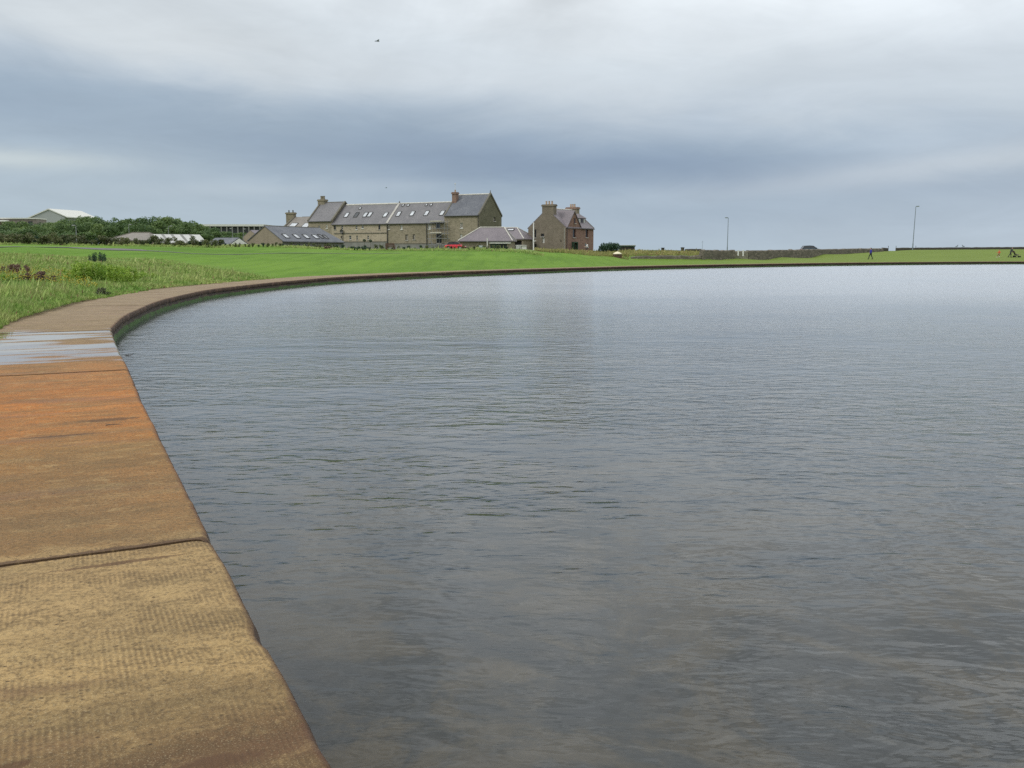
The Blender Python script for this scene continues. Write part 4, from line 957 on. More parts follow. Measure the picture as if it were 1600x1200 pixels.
# chimneys
def chx(px, y, py): return G.hit(px, py, (0, y, 0), (0, 1, 0))
a = chx(708.3, 3.2, 320).x; c = chx(714.6, 3.2, 320).x; z1 = chx(711, 3.2, 303.3).z
ch = chimney(G.e, a, c, 2.7, 3.7, zeC+1.5, z1, 'chimbrick', [((a+c)/2, 3.2)], poth=.45)
mb = MB(); mb.tube(((a+c)/2, 3.2, z1+.7), ((a+c)/2, 3.2, z1+2.0), .035, .03, 6); mb.ball(((a+c)/2, 3.2, z1+2.05), .14, n=8, m=5); mb.build('finial_pole', M['offwhite'], ch)
mb = MB(); mb.tube((-.05, W_/2, zrC+.3), (-.05, W_/2, zrC+.9), .12, .04, 8); mb.build('finial', M['coping'], G.e)
mb = MB(); mb.tube((xB2, W_/2, zrB+.3), (xB2, W_/2, zrB+.62), .16, .08, 8); mb.build('finial', M['coping'], G.e)
a = chx(499.3, W_/2, 318).x; c = chx(509.2, W_/2, 318).x; z1 = chx(504, W_/2, 314.4).z
chimney(G.e, a, c, W_/2-.6, W_/2+.6, zrA-1.5, z1, 'chim', [(a+.65, W_/2), (c-.55, W_/2)], 'chim', poth=.75, potr=.3)
# satellite dish
mb = MB(); pd = (X(535.8), -.25, G.z(536, 361.3)); mb.tube((pd[0], -.01, pd[2]), pd, .03); 
for k in range(10):
    a0, a1 = k*.628, (k+1)*.628
    for r0, r1, y0, y1 in ((0.001, .25, -.25, -.28), (.25, .45, -.28, -.38)):
        mb.face([(pd[0]+r0*math.cos(a0), y0, pd[2]+r0*math.sin(a0)), (pd[0]+r1*math.cos(a0), y1, pd[2]+r1*math.sin(a0)), (pd[0]+r1*math.cos(a1), y1, pd[2]+r1*math.sin(a1)), (pd[0]+r0*math.cos(a1), y0, pd[2]+r0*math.sin(a1))])
mb.build('satellite_dish', M['pipe'], G.e)

# ---- scaffold against the mill
SX0, SX1 = X(676), X(697.5, -1.2); zt = G.z(686, 347.2)
sc_ = empty('scaffold', G.e.matrix_basis @ Vector(((SX0+SX1)/2, -.8, 0)) if False else (Matrix.Translation(G.o) @ Matrix.Rotation(G.rz, 4, 'Z')) @ Vector(((SX0+SX1)/2, 0, 0)), G.rz, 'grey scaffold tower with boarded lifts against the mill wall', 'scaffold')
hw = (SX1-SX0)/2
for xx in (-hw, -.1, hw-.2):
    for yy in (-.4, -1.5):
        mb = MB(); mb.tube((xx, yy, zb_), (xx, yy, zt+(.5 if xx > 0 else 0)), .035); mb.build('standard', M['steel'], sc_)
zl = [G.z(686, 382), G.z(686, 373), G.z(686, 365), G.z(686, 357), zt]
for i, z in enumerate(zl):
    mb = MB()
    for yy in (-.4, -1.5): mb.tube((-hw-.3, yy, z), (hw+.3, yy, z), .03)
    mb.build('ledger', M['steel'], sc_)
    if i in (2, 4): mb = MB(); mb.box(-hw*.8, hw*.55, -1.55, -.35, z+.05, z+.13); mb.box(-hw*.8, hw*.55, -1.6, -1.56, z+.05, z+.28); mb.build('platform_board', M['plank'], sc_)
mb = MB(); mb.tube((-hw, -1.55, zl[1]), (hw*.4, -1.55, zb_+.3), .05); mb.tube((hw*.8, -1.55, zl[2]), (-.1, -1.55, zl[1]), .05); mb.build('brace', M['steel'], sc_)

# ---- building behind, left of the mill
Zf = Frame(487, 205, R(-22), 'rear_wing', 'lower range behind the mill with warm grey roof, two skylights and a squat chimney', 'building')
w2 = 9.; x0 = Zf.u(443.5); ze = Zf.z(460, 357); zr = Zf.hit(470, 340, (0, w2/2, 0), (0, 1, 0)).z
gabled(Zf, x0, 0, w2, ze, zr, 1., 'mill', 'slate_warm'); ridgecap(Zf, x0+2, 0, w2/2, zr, 'coping', .1); coping(Zf, x0, w2, ze, zr, 'coping')
for px in (457.5, 477.8): skylight(Zf, px, 352.8, w2, ze, zr, 1.6, 2.2)
a = Zf.hit(448.8, 336, (0, w2/2, 0), (0, 1, 0)).x; c = Zf.hit(460.6, 336, (0, w2/2, 0), (0, 1, 0)).x; z1 = Zf.hit(455, 334.6, (0, w2/2, 0), (0, 1, 0)).z
chimney(Zf.e, a, c, w2/2-.5, w2/2+.5, ze+.5, z1, 'chim', [(a+.5, w2/2), (c-.45, w2/2)], 'pipe', poth=.5, potr=.15)

# ---- low barn in front, left
Bf = Frame(441.5, 164, R(68), 'slate_barn', 'low stone barn with a blank pale gable and a row of four skylights', 'barn')
w3 = 7.3; L3 = 19.6; ze = 3.3; zr = Bf.hit(414.5, 353.6, (0, 0, 0), (1, 0, 0)).z
mb = MB(); wallplane(mb, (0, 0, 0), (1, 0, 0), (0, -1, 0), L3, 1.5, ze, [(13.2, 14.6, 2.4, 3.1)]); mb.face([(L3, w3, 1.5), (0, w3, 1.5), (0, w3, ze), (L3, w3, ze)]); mb.face([(L3, 0, 1.5), (L3, w3, 1.5), (L3, w3, ze), (L3, 0, ze)]); mb.build('wall', M['render_grey'], Bf.e)
window(Bf.e, FO, FU, FN, 13.2, 14.6, 2.4, 3.1, 'pipe', 'glass', False)
mb = MB(); mb.face([(0, w3, 1.5), (0, 0, 1.5), (0, 0, ze), (0, w3/2, zr), (0, w3, ze)]); mb.build('gable_wall', M['barn_wall'], Bf.e)
mb = MB(); t2 = .14; rx_ = L3-2.7
E0, E1, E2, E3 = (-.12, -.3, ze-.2), (L3+.2, -.3, ze-.2), (L3+.2, w3+.3, ze-.2), (-.12, w3+.3, ze-.2); R0, R1 = (-.12, w3/2, zr), (rx_, w3/2, zr)
up = lambda p: (p[0], p[1], p[2]+t2)
mb.face([up(E0), up(E1), up(R1), up(R0)]); mb.face([up(E1), up(E2), up(R1)]); mb.face([up(E2), up(E3), up(R0), up(R1)])
mb.face([E0, up(E0), up(R0), R0]); mb.face([R0, up(R0), up(E3), E3]); mb.face([E0, E1, up(E1), up(E0)]); mb.face([E1, E2, up(E2), up(E1)]); mb.face([E0, R0, R1, E1]); mb.build('roof', M['slate_dark'], Bf.e)
ridgecap(Bf, -.1, rx_, w3/2, zr, 'coping', .09)
for px, py, m_ in ((446.4, 369, 'skyglass'), (463, 369.4, 'skyglass'), (478, 369.6, 'skyglass'), (492.6, 370, 'skyglass'), (501, 369.5, 'glass'), (508.5, 370.5, 'glass')):
    skylight(Bf, px, py, w3, ze, zr, 1.1 if m_ != 'glass' else .8, 1.1, m_, th=.14)
mb = MB(); mb.tube((0, -.36, ze-.22), (L3, -.36, ze-.22), .08, n=6); mb.build('gutter', M['pipe'], Bf.e)

# ---- hipped sheds right of the mill
def hipped(Fr, Lx, wy, ze, zr, rx0, rx1, zb, wm, rm, ops=(), ridge='ridge', hips=(0, 1)):
    mb = MB(); wallplane(mb, (0, 0, 0), (1, 0, 0), (0, -1, 0), Lx, zb, ze, ops); wallplane(mb, (Lx, 0, 0), (0, 1, 0), (1, 0, 0), wy, zb, ze, [])
    mb.face([(Lx, wy, zb), (0, wy, zb), (0, wy, ze), (Lx, wy, ze)]); mb.face([(0, wy, zb), (0, 0, zb), (0, 0, ze), (0, wy, ze)]); mb.build('wall', M[wm], Fr.e)
    o_ = .3; e = [(-o_, -o_, ze-.1), (Lx+o_, -o_, ze-.1), (Lx+o_, wy+o_, ze-.1), (-o_, wy+o_, ze-.1)]; r_ = [(rx0, wy/2, zr), (rx1, wy/2, zr)]
    u_ = lambda p: (p[0], p[1], p[2]+.14); mb = MB()
    mb.face([u_(e[0]), u_(e[1]), u_(r_[1]), u_(r_[0])]); mb.face([u_(e[1]), u_(e[2]), u_(r_[1])]); mb.face([u_(e[2]), u_(e[3]), u_(r_[0]), u_(r_[1])]); mb.face([u_(e[3]), u_(e[0]), u_(r_[0])])
    for a, c in ((0, 1), (1, 2), (2, 3), (3, 0)): mb.face([e[a], e[c], u_(e[c]), u_(e[a])])
    mb.face(e[::-1]); rf = mb.build('roof', M[rm], Fr.e)
    for p, q in ((r_[0], r_[1]), (e[0], r_[0]), (e[1], r_[1]), (e[2], r_[1]), (e[3], r_[0])):
        mb = MB(); mb.tube(Vector(p)+Vector((0, 0, .18)), Vector(q)+Vector((0, 0, .18)), .09, n=6); mb.build('ridge_tile', M[ridge], Fr.e)
    return rf
S1 = Frame(718.5, 167, R(-6), 'hipped_shed', 'long low shed with a plum slate hipped roof and pale ridge tiles beside the mill', 'shed')
Lx = S1.u(798.5); wy = 7.; zr = S1.hit(765, 356.6, (0, wy/2, 0), (0, 1, 0)).z; ze = S1.z(760, 376.6)
o1 = (S1.u(766), S1.u(778.5), 1.3, S1.z(770, 380.8)); o2 = (S1.u(778.8), S1.u(792), 1.3, S1.z(780, 380.8)); o3 = (S1.u(747), S1.u(751.5), S1.z(748, 387), S1.z(748, 382.5))
hipped(S1, Lx, wy, ze, zr, S1.hit(750.5, 356.6, (0, wy/2, 0), (0, 1, 0)).x, S1.hit(788, 356.6, (0, wy/2, 0), (0, 1, 0)).x, 1.2, 'mill', 'slate_purple', [o3, (o1[0], o2[1], 1.3, o1[3])])
window(S1.e, FO, FU, FN, *o1, 'green_paint', 'green_paint', False, False, name='door'); window(S1.e, FO, FU, FN, *o2, 'green_paint', 'black', False, False, name='door'); window(S1.e, FO, FU, FN, *o3, 'pipe', 'glass', False)  # second leaf is a black sheet painting the dark inside of the opening
mb = MB(); mb.box(S1.u(764.5), S1.u(798.3), -.35, -.05, S1.z(770, 380.6), S1.z(770, 378.2)); mb.build('lintel_board', M['offwhite'], S1.e)
mb = MB(); mb.tube((S1.u(762), -.5, 1.2), (S1.u(762), -.5, S1.z(762, 372)), .10); mb.tube((S1.u(762), -.5, S1.z(762, 379)), (S1.u(762), -.02, S1.z(762, 379)), .04); mb.build('vent_pipe', M['offwhite'], S1.e)
mb = MB(); mb.tube((-.2, -.38, ze-.12), (Lx+.2, -.38, ze-.12), .08, n=6); mb.build('gutter', M['pipe'], S1.e)
S2 = Frame(799, 176, R(-24), 'hipped_shed', 'smaller hipped shed with dark openings between the long shed and the tall brown house', 'shed')
Lx = S2.u(817); zr = S2.hit(800, 357, (0, wy/2, 0), (0, 1, 0)).z; ze = S2.z(817, 373.5)
hipped(S2, Lx, wy, ze, zr, S2.hit(787, 357, (0, wy/2, 0), (0, 1, 0)).x, S2.hit(808, 357, (0, wy/2, 0), (0, 1, 0)).x, 1.2, 'mill', 'slate_purple', [(.3, Lx-.25, 1.3, ze-.3)])
mb = MB(); mb.box(.3, Lx-.25, .8, .9, 1.2, ze-.2); mb.build('door', M['black'], S2.e)  # no real door: black sheet set back to paint the dark interior
skylight(S2, 798, 359.2, wy, ze, zr, 1.2, .5, 'skyglass', 'skylight')

# ---- tall brown house
Hf = Frame(884, 175, R(54), 'stone_house', 'tall brown stone house with steep gables and two big chimneys', 'house')
Lh = 10.; wh = 8.6; ze = Hf.z(884, 355.5); zrh = Hf.hit(885, 328.6, (0, wh/2, 0), (0, 1, 0)).z
print('house', ze, zrh)
hop = lambda p0, p1, y0, y1: (Hf.u(p0), Hf.u(p1), Hf.z((p0+p1)/2, y1), Hf.z((p0+p1)/2, y0))
HW = [(*hop(894.8, 899.4, 358, 371), 'darkframe'), (*hop(915, 918.6, 358.5, 371), 'darkframe'), (*hop(914, 919, 380, 385.6), 'white')]
door = (*hop(893.6, 899.6, 380, 393.5),)
def gop(p0, p1, y0, y1):                 # openings of the left gable
    p = Hf.hit(p0, (y0+y1)/2, (0, 0, 0), (1, 0, 0)); q = Hf.hit(p1, (y0+y1)/2, (0, 0, 0), (1, 0, 0)); za = Hf.hit((p0+p1)/2, y1, (0, 0, 0), (1, 0, 0)).z; zb2 = Hf.hit((p0+p1)/2, y0, (0, 0, 0), (1, 0, 0)).z
    return (min(p.y, q.y), max(p.y, q.y), za, zb2)
LW = [gop(835.2, 838, 358.5, 371.5), gop(835, 838.2, 381.5, 389), gop(845.2, 850.2, 365, 369.8), gop(847.2, 851, 370.6, 379.6), gop(875.6, 877.2, 375.2, 378)]
gabled(Hf, 0, Lh, wh, ze, zrh, .8, 'house_front', 'slate_purple', [q[:4] for q in HW]+[door], gm='house_gable', lops=LW)
for q in HW: window(Hf.e, FO, FU, FN, *q)
fr_ = window(Hf.e, FO, FU, FN, *door, 'green_paint', 'green_paint', False, False, name='door')
mb = MB(); mb.box(door[0]-.05, door[1]+.05, -.5, -.02, door[3]+.1, door[3]+.25); mb.box(door[0]-.05, door[0]+.03, -.5, -.02, .8, door[3]+.1); mb.box(door[1]-.03, door[1]+.05, -.5, -.02, .8, door[3]+.1); mb.build('porch', M['green_paint'], Hf.e)
for i, q in enumerate(LW): window(Hf.e, (0, wh, 0), (0, -1, 0), (-1, 0, 0), wh-q[1], wh-q[0], q[2], q[3], 'pipe' if i != 3 else 'offwhite', 'glass' if i != 3 else 'blind', False, i < 3)
# wall-head gable with its own roof
ua, ub = Hf.u(885.6)+.1, Hf.u(907); um = (ua+ub)/2; zg = Hf.z(897, 330.5)
if zg > zrh-.15: zg = zrh-.15
yb = (zg-ze)/(zrh-ze)*wh/2
mb = MB(); mb.face([(ua, -.004, ze-.02), (ub, -.004, ze-.02), (um, -.004, zg)])
mb.face([(ua, -.004, ze-.02), (ua, .3, ze-.02), (ub, .3, ze-.02), (ub, -.004, ze-.02)]); mb.build('dormer_gable', M['house_front'], Hf.e)
mb = MB()
for s, a in ((1, ua), (-1, ub)):
    d_ = .18*s
    mb.hexa([Vector(p) for p in ((a-d_, -.16, ze-.1), (a-d_, .5, ze-.1), (um, yb+.3, zg), (um, -.16, zg), (a-d_, -.16, ze+.1), (a-d_, .5, ze+.1), (um, yb+.3, zg+.2), (um, -.16, zg+.2))])
mb.build('dormer_roof', M['slate_purple'], Hf.e)
gw = (Hf.u(896.2), Hf.u(898.2), Hf.z(897, 349), Hf.z(897, 341)); window(Hf.e, (0, -.02, 0), FU, FN, *gw, 'darkframe', 'glass', False, True, dep=-.03)
# roof dormer with red frames
ud = Hf.hit(909, 346, (0, 1.2, 0), (0, 1, 0)).x; zd0 = Hf.hit(909, 352, (0, 1.2, 0), (0, 1, 0)).z; zd1 = Hf.hit(909, 341, (0, 1.2, 0), (0, 1, 0)).z; zd2 = Hf.hit(909, 334, (0, 1.5, 0), (0, 1, 0)).z
hw_ = 1.45
mb = MB(); mb.box(ud-hw_, ud+hw_, 1.2, 3.2, zd0-.3, zd1); dm = mb.build('dormer', M['darkframe'], Hf.e)
for k in (-1, 0, 1):
    g = MB(); g.box(ud+k*.9-.3, ud+k*.9+.3, 1.14, 1.19, zd0+.15, zd1-.12); g.build('pane', M['glass'] if k == 0 else M['blind'], dm)
mb = MB(); mb.face([(ud-hw_-.2, 1.0, zd1), (ud+hw_+.2, 1.0, zd1), (ud, 1.9, zd2)]); mb.face([(ud-hw_-.2, 1.0, zd1), (ud, 1.9, zd2), (ud, 4.2, zd2), (ud-hw_-.2, 3.4, zd1)]); mb.face([(ud+hw_+.2, 1.0, zd1), (ud+hw_+.2, 3.4, zd1), (ud, 4.2, zd2), (ud, 1.9, zd2)]); mb.face([(ud-hw_-.2, 1.0, zd1), (ud-hw_-.2, 3.4, zd1), (ud+hw_+.2, 3.4, zd1), (ud+hw_+.2, 1.0, zd1)]); mb.build('dormer_roof', M['slate_purple'], dm)
a = Hf.hit(847, 330, (0, 0, 0), (1, 0, 0)).y; c = Hf.hit(864.8, 330, (0, 0, 0), (1, 0, 0)).y; a, c = min(a, c), max(a, c); z1 = Hf.hit(856, 322.4, (0, 0, 0), (1, 0, 0)).z
ch = chimney(Hf.e, -.004, 1.05, a, c, ze+1.2, z1, 'house_gable', [(.5, a+.65), (.5, (a+c)/2), (.5, c-.65)], poth=.62, potr=.17)
mb = MB(); mb.face([(-.02, a-1.0, Hf.hit(866, 340, (0, 0, 0), (1, 0, 0)).z-.6), (-.02, a, z1-1.6), (-.02, a, ze+1.3)])
a2 = Hf.hit(888.6, 330, (Lh, 0, 0), (1, 0, 0)).y; c2 = Hf.hit(905.4, 330, (Lh, 0, 0), (1, 0, 0)).y; a2, c2 = min(a2, c2), max(a2, c2); z1 = Hf.hit(897, 327, (Lh, 0, 0), (1, 0, 0)).z
chimney(Hf.e, Lh-1.0, Lh+.004, a2, c2, ze+1.2, z1, 'chim', [(Lh-.5, a2+.8), (Lh-.5, (a2+c2)/2), (Lh-.5, c2-.8)], poth=.6, potr=.17, capm='chimbrick')
coping(Hf, Lh, wh, ze, zrh, 'coping', wd=.25, up=.12); ridgecap(Hf, 1, Lh-1, wh/2, zrh, 'ridge', .13); pipe(Hf, .25, .8, ze-.2, r_=.06); 
mb = MB(); mb.tube((-.05, .3, .8), (-.05, .3, ze-.1), .05); mb.build('downpipe', M['pale_coping'], Hf.e)
mb = MB(); mb.tube((.3, -.26, ze-.15), (ua-.1, -.26, ze-.15), .07, n=6); mb.tube((ub+.2, -.26, ze-.15), (Lh, -.26, ze-.15), .07, n=6); mb.build('gutter', M['pipe'], Hf.e)

# ---- far left buildings
Hg = Frame(104, 500, R(-32), 'hangar', 'very large pale grey gabled hangar rising above the trees', 'hangar')
zz1 = zat(341, 500); a = Hg.u(104)
Hg.e.rotation_euler.z = 0; Hg = Frame(80, 500, 0, 'x', 'x', 'x'); bpy.data.objects.remove(Hg.e)
Hg.e = [o for o in bpy.data.objects if o.name == 'hangar'][0]; Hg.e.location = Hg.o
zA = zat(327.6, 500); xl, xr = Hg.u(50), Hg.u(104); zl_, zr_ = zat(341, 500), zat(339.3, 500); sh = None
mb = MB(); mb.face([(xl, 0, 2), (xr, 0, 2), (xr, 0, zr_), (0, 0, zA), (xl, 0, zl_)]); mb.face([(xr, 0, 2), (xr+3.5, 30, 2), (xr+3.5, 30, zr_), (xr, 0, zr_)]); mb.face([(xl, 0, 2), (xl, 0, zl_), (xl+3.5, 30, zl_), (xl+3.5, 30, 2)]); mb.face([(xl+3.5, 30, 2), (xl+3.5, 30, zl_), (3.5, 30, zA), (xr+3.5, 30, zr_), (xr+3.5, 30, 2)])
mb.build('wall', noisy('hangar_cladding', (.33,.35,.34), .05, .3), Hg.e)
mb = MB()
for x_, z_ in ((xl, zl_), (xr, zr_)):
    s = 1 if x_ > 0 else -1
    mb.hexa([Vector(p) for p in ((0, -.4, zA+.02), (x_+s*1.5, -.4, z_-.3), (x_+s*1.5+3.5, 30, z_-.3), (3.5, 30, zA+.02), (0, -.4, zA+.6), (x_+s*1.5, -.4, z_+.2), (x_+s*1.5+3.5, 30, z_+.2), (3.5, 30, zA+.6))])
mb.build('roof', M['offwhite'], Hg.e)
Fb = Frame(60, 400, R(8), 'flat_roofed_building', 'low flat-roofed brown building with white roof edge at the left frame edge', 'building')
x0 = Fb.u(-70); mb = MB(); zt_ = zat(342.2, 400); wallplane(mb, (x0, 0, 0), (1, 0, 0), (0, -1, 0), -x0, 2, zt_, [(-x0-3.4, -x0-1.6, zt_-2.6, zt_-1)]); mb.face([(0, 0, 2), (0, 12, 2), (0, 12, zt_), (0, 0, zt_)]); mb.build('wall', noisy('brown_harling', (.20,.17,.15), .15, .4), Fb.e)
mb = MB(); mb.box(x0, .2, -.4, 12, zt_, zt_+.5); mb.build('roof', M['offwhite'], Fb.e)
mb = MB(); mb.box(x0+1, Fb.u(18), -4, -.5, zt_-1.2, zt_-.6); mb.build('roof', M['white'], Fb.e)
window(Fb.e, (x0, 0, 0), FU, FN, -x0-3.4, -x0-1.6, zt_-2.6, zt_-1, 'pipe', 'glass', False)
Wf = Frame(318, 420, R(3), 'warehouse', 'long distant warehouse with a pale roof and dark open bays beyond the trees', 'warehouse')
x1 = Wf.u(412); zt_ = zat(350.5, 420); mb = MB(); mb.box(0, x1, 0, 14, 3, zt_-1.2); mb.build('wall', noisy('painted_bay_shade', (.07,.075,.08), .1, .3), Wf.e)  # solid box, its dark colour paints the shade inside the open bays
mb = MB(); mb.box(-1, x1+1, -1.5, 15, zt_-.9, zt_); mb.build('roof', M['offwhite'], Wf.e)
for k in range(11):
    x_ = x1*(k+.5)/11; mb = MB(); mb.box(x_-.25, x_+.25, -1.3, -.9, 3, zt_-.9); mb.build('column', M['render_grey'], Wf.e)
Tf = Frame(405, 235, R(50), 'distant_house', 'small house with a mauve slate roof glimpsed behind the low barn', 'house')
gabled(Tf, 0, 9, 7, zat(371, 235), zat(360.5, 238), 1.5, 'barn_wall', 'slate_purple')
Kf = Frame(236, 206, R(-4), 'brown_hall', 'wide low hall with a brown hipped roof in front of the dark trees', 'hall')
x0 = Kf.u(166); Kf.e.location = (xat(166, 206), 206, 0); Lk = -x0
hipped(Kf, Lk, 8, zat(375.5, 206), zat(364.4, 210), 4.2, Lk-2, 1.5, 'barn_wall', 'slate_warm', ridge='coping')
Pf = Frame(250, 192, R(35), 'striped_roof_shed', 'shed with a white sheet roof striped by grey panels', 'shed')
w5 = 9.4; ze = Pf.z(250, 379.6); zr = Pf.hit(231, 367, (0, w5/2, 0), (0, 1, 0)).z; L5 = Pf.u(323, 0, 382.)
print('striped', ze, zr, L5)
M['sheet'] = noisy('roof_sheet', (.46,.46,.43), .12, 1.5, .6); gabled(Pf, 0, L5, w5, ze, zr, 1.2, 'barn_wall', 'sheet')
for k in range(4):
    a = L5*(.16+.2*k); n = Vector((0, -(zr-ze), w5/2)).normalized(); up_ = Vector((0, w5/2, zr-ze)); p0 = Vector((a, 0, ze+.16))+n*.004
    mb = MB(); wd = L5*.055; mb.hexa([p0, p0+Vector((wd, 0, 0)), p0+up_+Vector((wd, 0, 0)), p0+up_, p0+n*.04, p0+Vector((wd, 0, 0))+n*.04, p0+up_+Vector((wd, 0, 0))+n*.04, p0+up_+n*.04]); mb.build('roof_strip', M['render_grey'], Pf.e)
Cf = Frame(359.5, 178, R(-32), 'cottage', 'small low cottage with dark slate roof and a white gable end', 'cottage')
w6 = 4.6; ze = zat(383, 178)+.1; zr = Cf.hit(368.5, 372.6, (0, w6/2, 0), (0, 1, 0)).z
gabled(Cf, Cf.u(322), 0, w6, ze, zr, 1.0, 'white', 'slate_dark')

# ================================================================ walls on the right
def wallseg(name, pts_, top, thick, m, label, extra=None, rough=.12, zb=-.6):
    """free-standing rubble wall along pts_=[(px,Y)], top given as photo rows"""
    P = [Vector((xat(a, Y), Y)) for a, Y in pts_]; mbv = []; rows = []
    for i in range(len(P)-1):
        n = max(2, int((P[i+1]-P[i]).length/.35))
        for k in range(n+(i == len(P)-2)):
            s = k/n; p = P[i].lerp(P[i+1], s); a = pts_[i][0]*(1-s)+pts_[i+1][0]*s; ty = top[i]*(1-s)+top[i+1]*s
            tg = (P[i+1]-P[i]).normalized(); rows.append((p, Vector((-tg.y, tg.x)), zat(ty, p.y)))
    for j, (p, n, z) in enumerate(rows):
        zz_ = z+(nz(p.x*1.3, p.y*1.3)*rough+nz(p.x*4, 2)*rough*.7)
        for u, h_ in ((-thick/2-.06, zb), (-thick/2, zz_-.12), (-thick/2+.1, zz_), (thick/2-.1, zz_), (thick/2, zz_-.12), (thick/2+.06, zb)):
            q = p+n*(u+nz(p.x*3, h_*2)*.04); mbv.append((q.x, q.y, h_))
    n_ = len(rows); ff = [(6*i+k, 6*i+k+1, 6*i+7+k, 6*i+6+k) for i in range(n_-1) for k in range(5)]
    me = bpy.data.meshes.new(name); me.from_pydata(mbv, [], ff+[(5,4,3,2,1,0), tuple(6*(n_-1)+k for k in range(6))]); me.materials.append(M[m]); o = bpy.data.objects.new(name, me); col.objects.link(o); tag(o, label, 'wall'); return o
wallseg('retaining_wall', [(986, 147.4), (1040, 147.4), (1096, 147.2)], [400.5, 399.2, 399.0], .7, 'stonewall', 'low dark rubble retaining wall below the yellowing grass bank')
wallseg('stone_wall', [(1096.3, 147), (1120, 149.5), (1146.5, 150.6)], [390.6, 390.8, 391], .8, 'stonewall', 'high end of the long rubble wall where it meets the low retaining wall')
wallseg('stone_wall', [(1168, 152.2), (1200, 154), (1235, 159), (1267, 165.5), (1300, 171), (1340, 179), (1378, 185.5)], [391, 390.8, 390.2, 389.8, 389.2, 388.6, 388.2], .8, 'stonewall', 'long reddish brown rubble wall climbing the grass slope below the parked dark car')
wallseg('stone_wall', [(1146.8, 150.9), (1167.8, 151.9)], [392.0, 392.0], .6, 'stonewall_pale', 'paler patched section closing the gateway in the long rubble wall', rough=.05)
for px, top_ in ((1153.6, 391.8), (1161.4, 391.6)):
    Y_ = 150.4; mb = MB(); x_ = xat(px, Y_); mb.box(x_-.08, x_+.08, Y_-.12, Y_+.04, hz(x_, Y_)-.1+.6, zat(top_, Y_)+.02); mb.box(x_-.11, x_+.11, Y_-.15, Y_+.07, zat(top_, Y_)+.02, zat(top_, Y_)+.1)
    o = mb.build('gate_post', M['white']); tag(o, 'short white post on the %s side of the pale patched wall section' % ('left' if px < 1157 else 'right'), 'post')
wallseg('boundary_wall', [(966, 205), (1000, 203), (1040, 201), (1070, 199.5)], [391.0, 391.4, 390.6, 391.4], .6, 'darkwall', 'thin dark wall along the skyline right of the grey hut', rough=.05)
wallseg('boundary_wall', [(1070.5, 176), (1096, 176)], [388.9, 389.0], .6, 'darkwall', 'short raised length of dark wall next to the square block', rough=.04)
wallseg('sea_wall', [(1400.5, 195), (1480, 195), (1560, 195), (1700, 197), (1900, 200)], [387.2, 386.6, 386.0, 385.4, 384], .7, 'darkwall', 'long low dark sea wall along the skyline behind the walkers', rough=.05)
wallseg('sea_wall', [(1378.3, 189), (1387.5, 189)], [387.2, 387.4], .6, 'darkwall', 'short stub of dark sea wall just left of the gap', rough=.05)
for px, y0, w_, lab in ((1034.5, 387, 4.6, 'squat dark pillar on the skyline wall, nearer the grey hut'), (1065.2, 386.4, 4.8, 'squat dark pillar at the raised length of skyline wall')):
    Y_ = 197; x_ = xat(px, Y_); hw_ = w_/2/F*Y_; mb = MB(); z1 = zat(y0, Y_); mb.box(x_-hw_*.85, x_+hw_*.85, Y_-1.4, Y_-.6, .8, z1-.1); mb.box(x_-hw_, x_+hw_, Y_-1.5, Y_-.5, z1-.098, z1); o = mb.build('wall_pillar', M['darkwall']); tag(o, lab, 'pillar')
for px, Y_, lab in ((1388.2, 188, 'thin iron upright on the left side of the sea wall gap'), (1400.2, 194, 'thin iron upright on the right side of the sea wall gap'), (1431, 194, 'thin iron upright on the sea wall just right of the tall lamp')):
    x_ = xat(px, Y_); mb = MB(); mb.tube((x_, Y_, 1.2), (x_, Y_, zat(384.5, Y_)), .05, .04, 6); mb.ball((x_, Y_, zat(384.5, Y_)), .07, n=6, m=5); o = mb.build('iron_post', M['pipe']); tag(o, lab, 'post')
# hut behind the bush
Hu = Frame(969, 190, R(-4), 'hut', 'dark flat-roofed grey hut between the round bush and the skyline wall', 'hut')
x1 = Hu.u(992); zt_ = zat(382.6, 190); mb = MB(); wallplane(mb, (0, 0, 0), (1, 0, 0), (0, -1, 0), x1, 0, zt_-.35, []); mb.face([(0, 3, 0), (0, 0, 0), (0, 0, zt_-.35), (0, 3, zt_-.35)]); mb.face([(x1, 0, 0), (x1, 3, 0), (x1, 3, zt_-.35), (x1, 0, zt_-.35)]); mb.build('wall', M['darkwall'], Hu.e)
mb = MB(); mb.box(-.15, x1+.15, -.2, 3.2, zt_-.34, zt_-.12); mb.build('fascia', M['green_paint'], Hu.e); mb = MB(); mb.box(-.2, x1+.2, -.25, 3.25, zt_-.118, zt_-.03); mb.build('roof', M['offwhite'], Hu.e)

# ================================================================ small things
def lamp(px, Y, ytop, label, arm=1, lean=0, m='lampgrey', arml=.55, zb=None, name='street_lamp', double=False):
    x_ = xat(px, Y); z0 = hz(x_, Y) if zb is None else zb; h_ = zat(ytop, Y)-z0; e = empty(name, (x_, Y, z0), 0, label, 'lamp')
    mb = MB(); mb.tube((0, 0, -.2), (0, 0, 1.3), .11, .10, 10); mb.tube((0, 0, 1.3), (lean, 0, h_), .075, .05, 10); mb.build('pole', M[m], e)
    mb = MB(); mb.tube((lean, 0, h_-.06), (lean+arm*arml*.5, 0, h_+.02), .035); mb.build('arm', M[m], e)
    mb = MB(); mb.ball((lean+arm*arml*.7, 0, h_+.03), .36, .16, .09, 10, 6); hd = mb.build('lamp_head', M[m], e, smooth=True)
    mb = MB(); mb.ball((lean+arm*arml*.7, 0, h_-.02), .26, .11, .07, 10, 6); mb.build('lens', M['lens'], hd, smooth=True)
    return e
lamp(1136.5, 190, 340.3, 'tall thin street lamp behind the middle of the long rubble wall', -1)
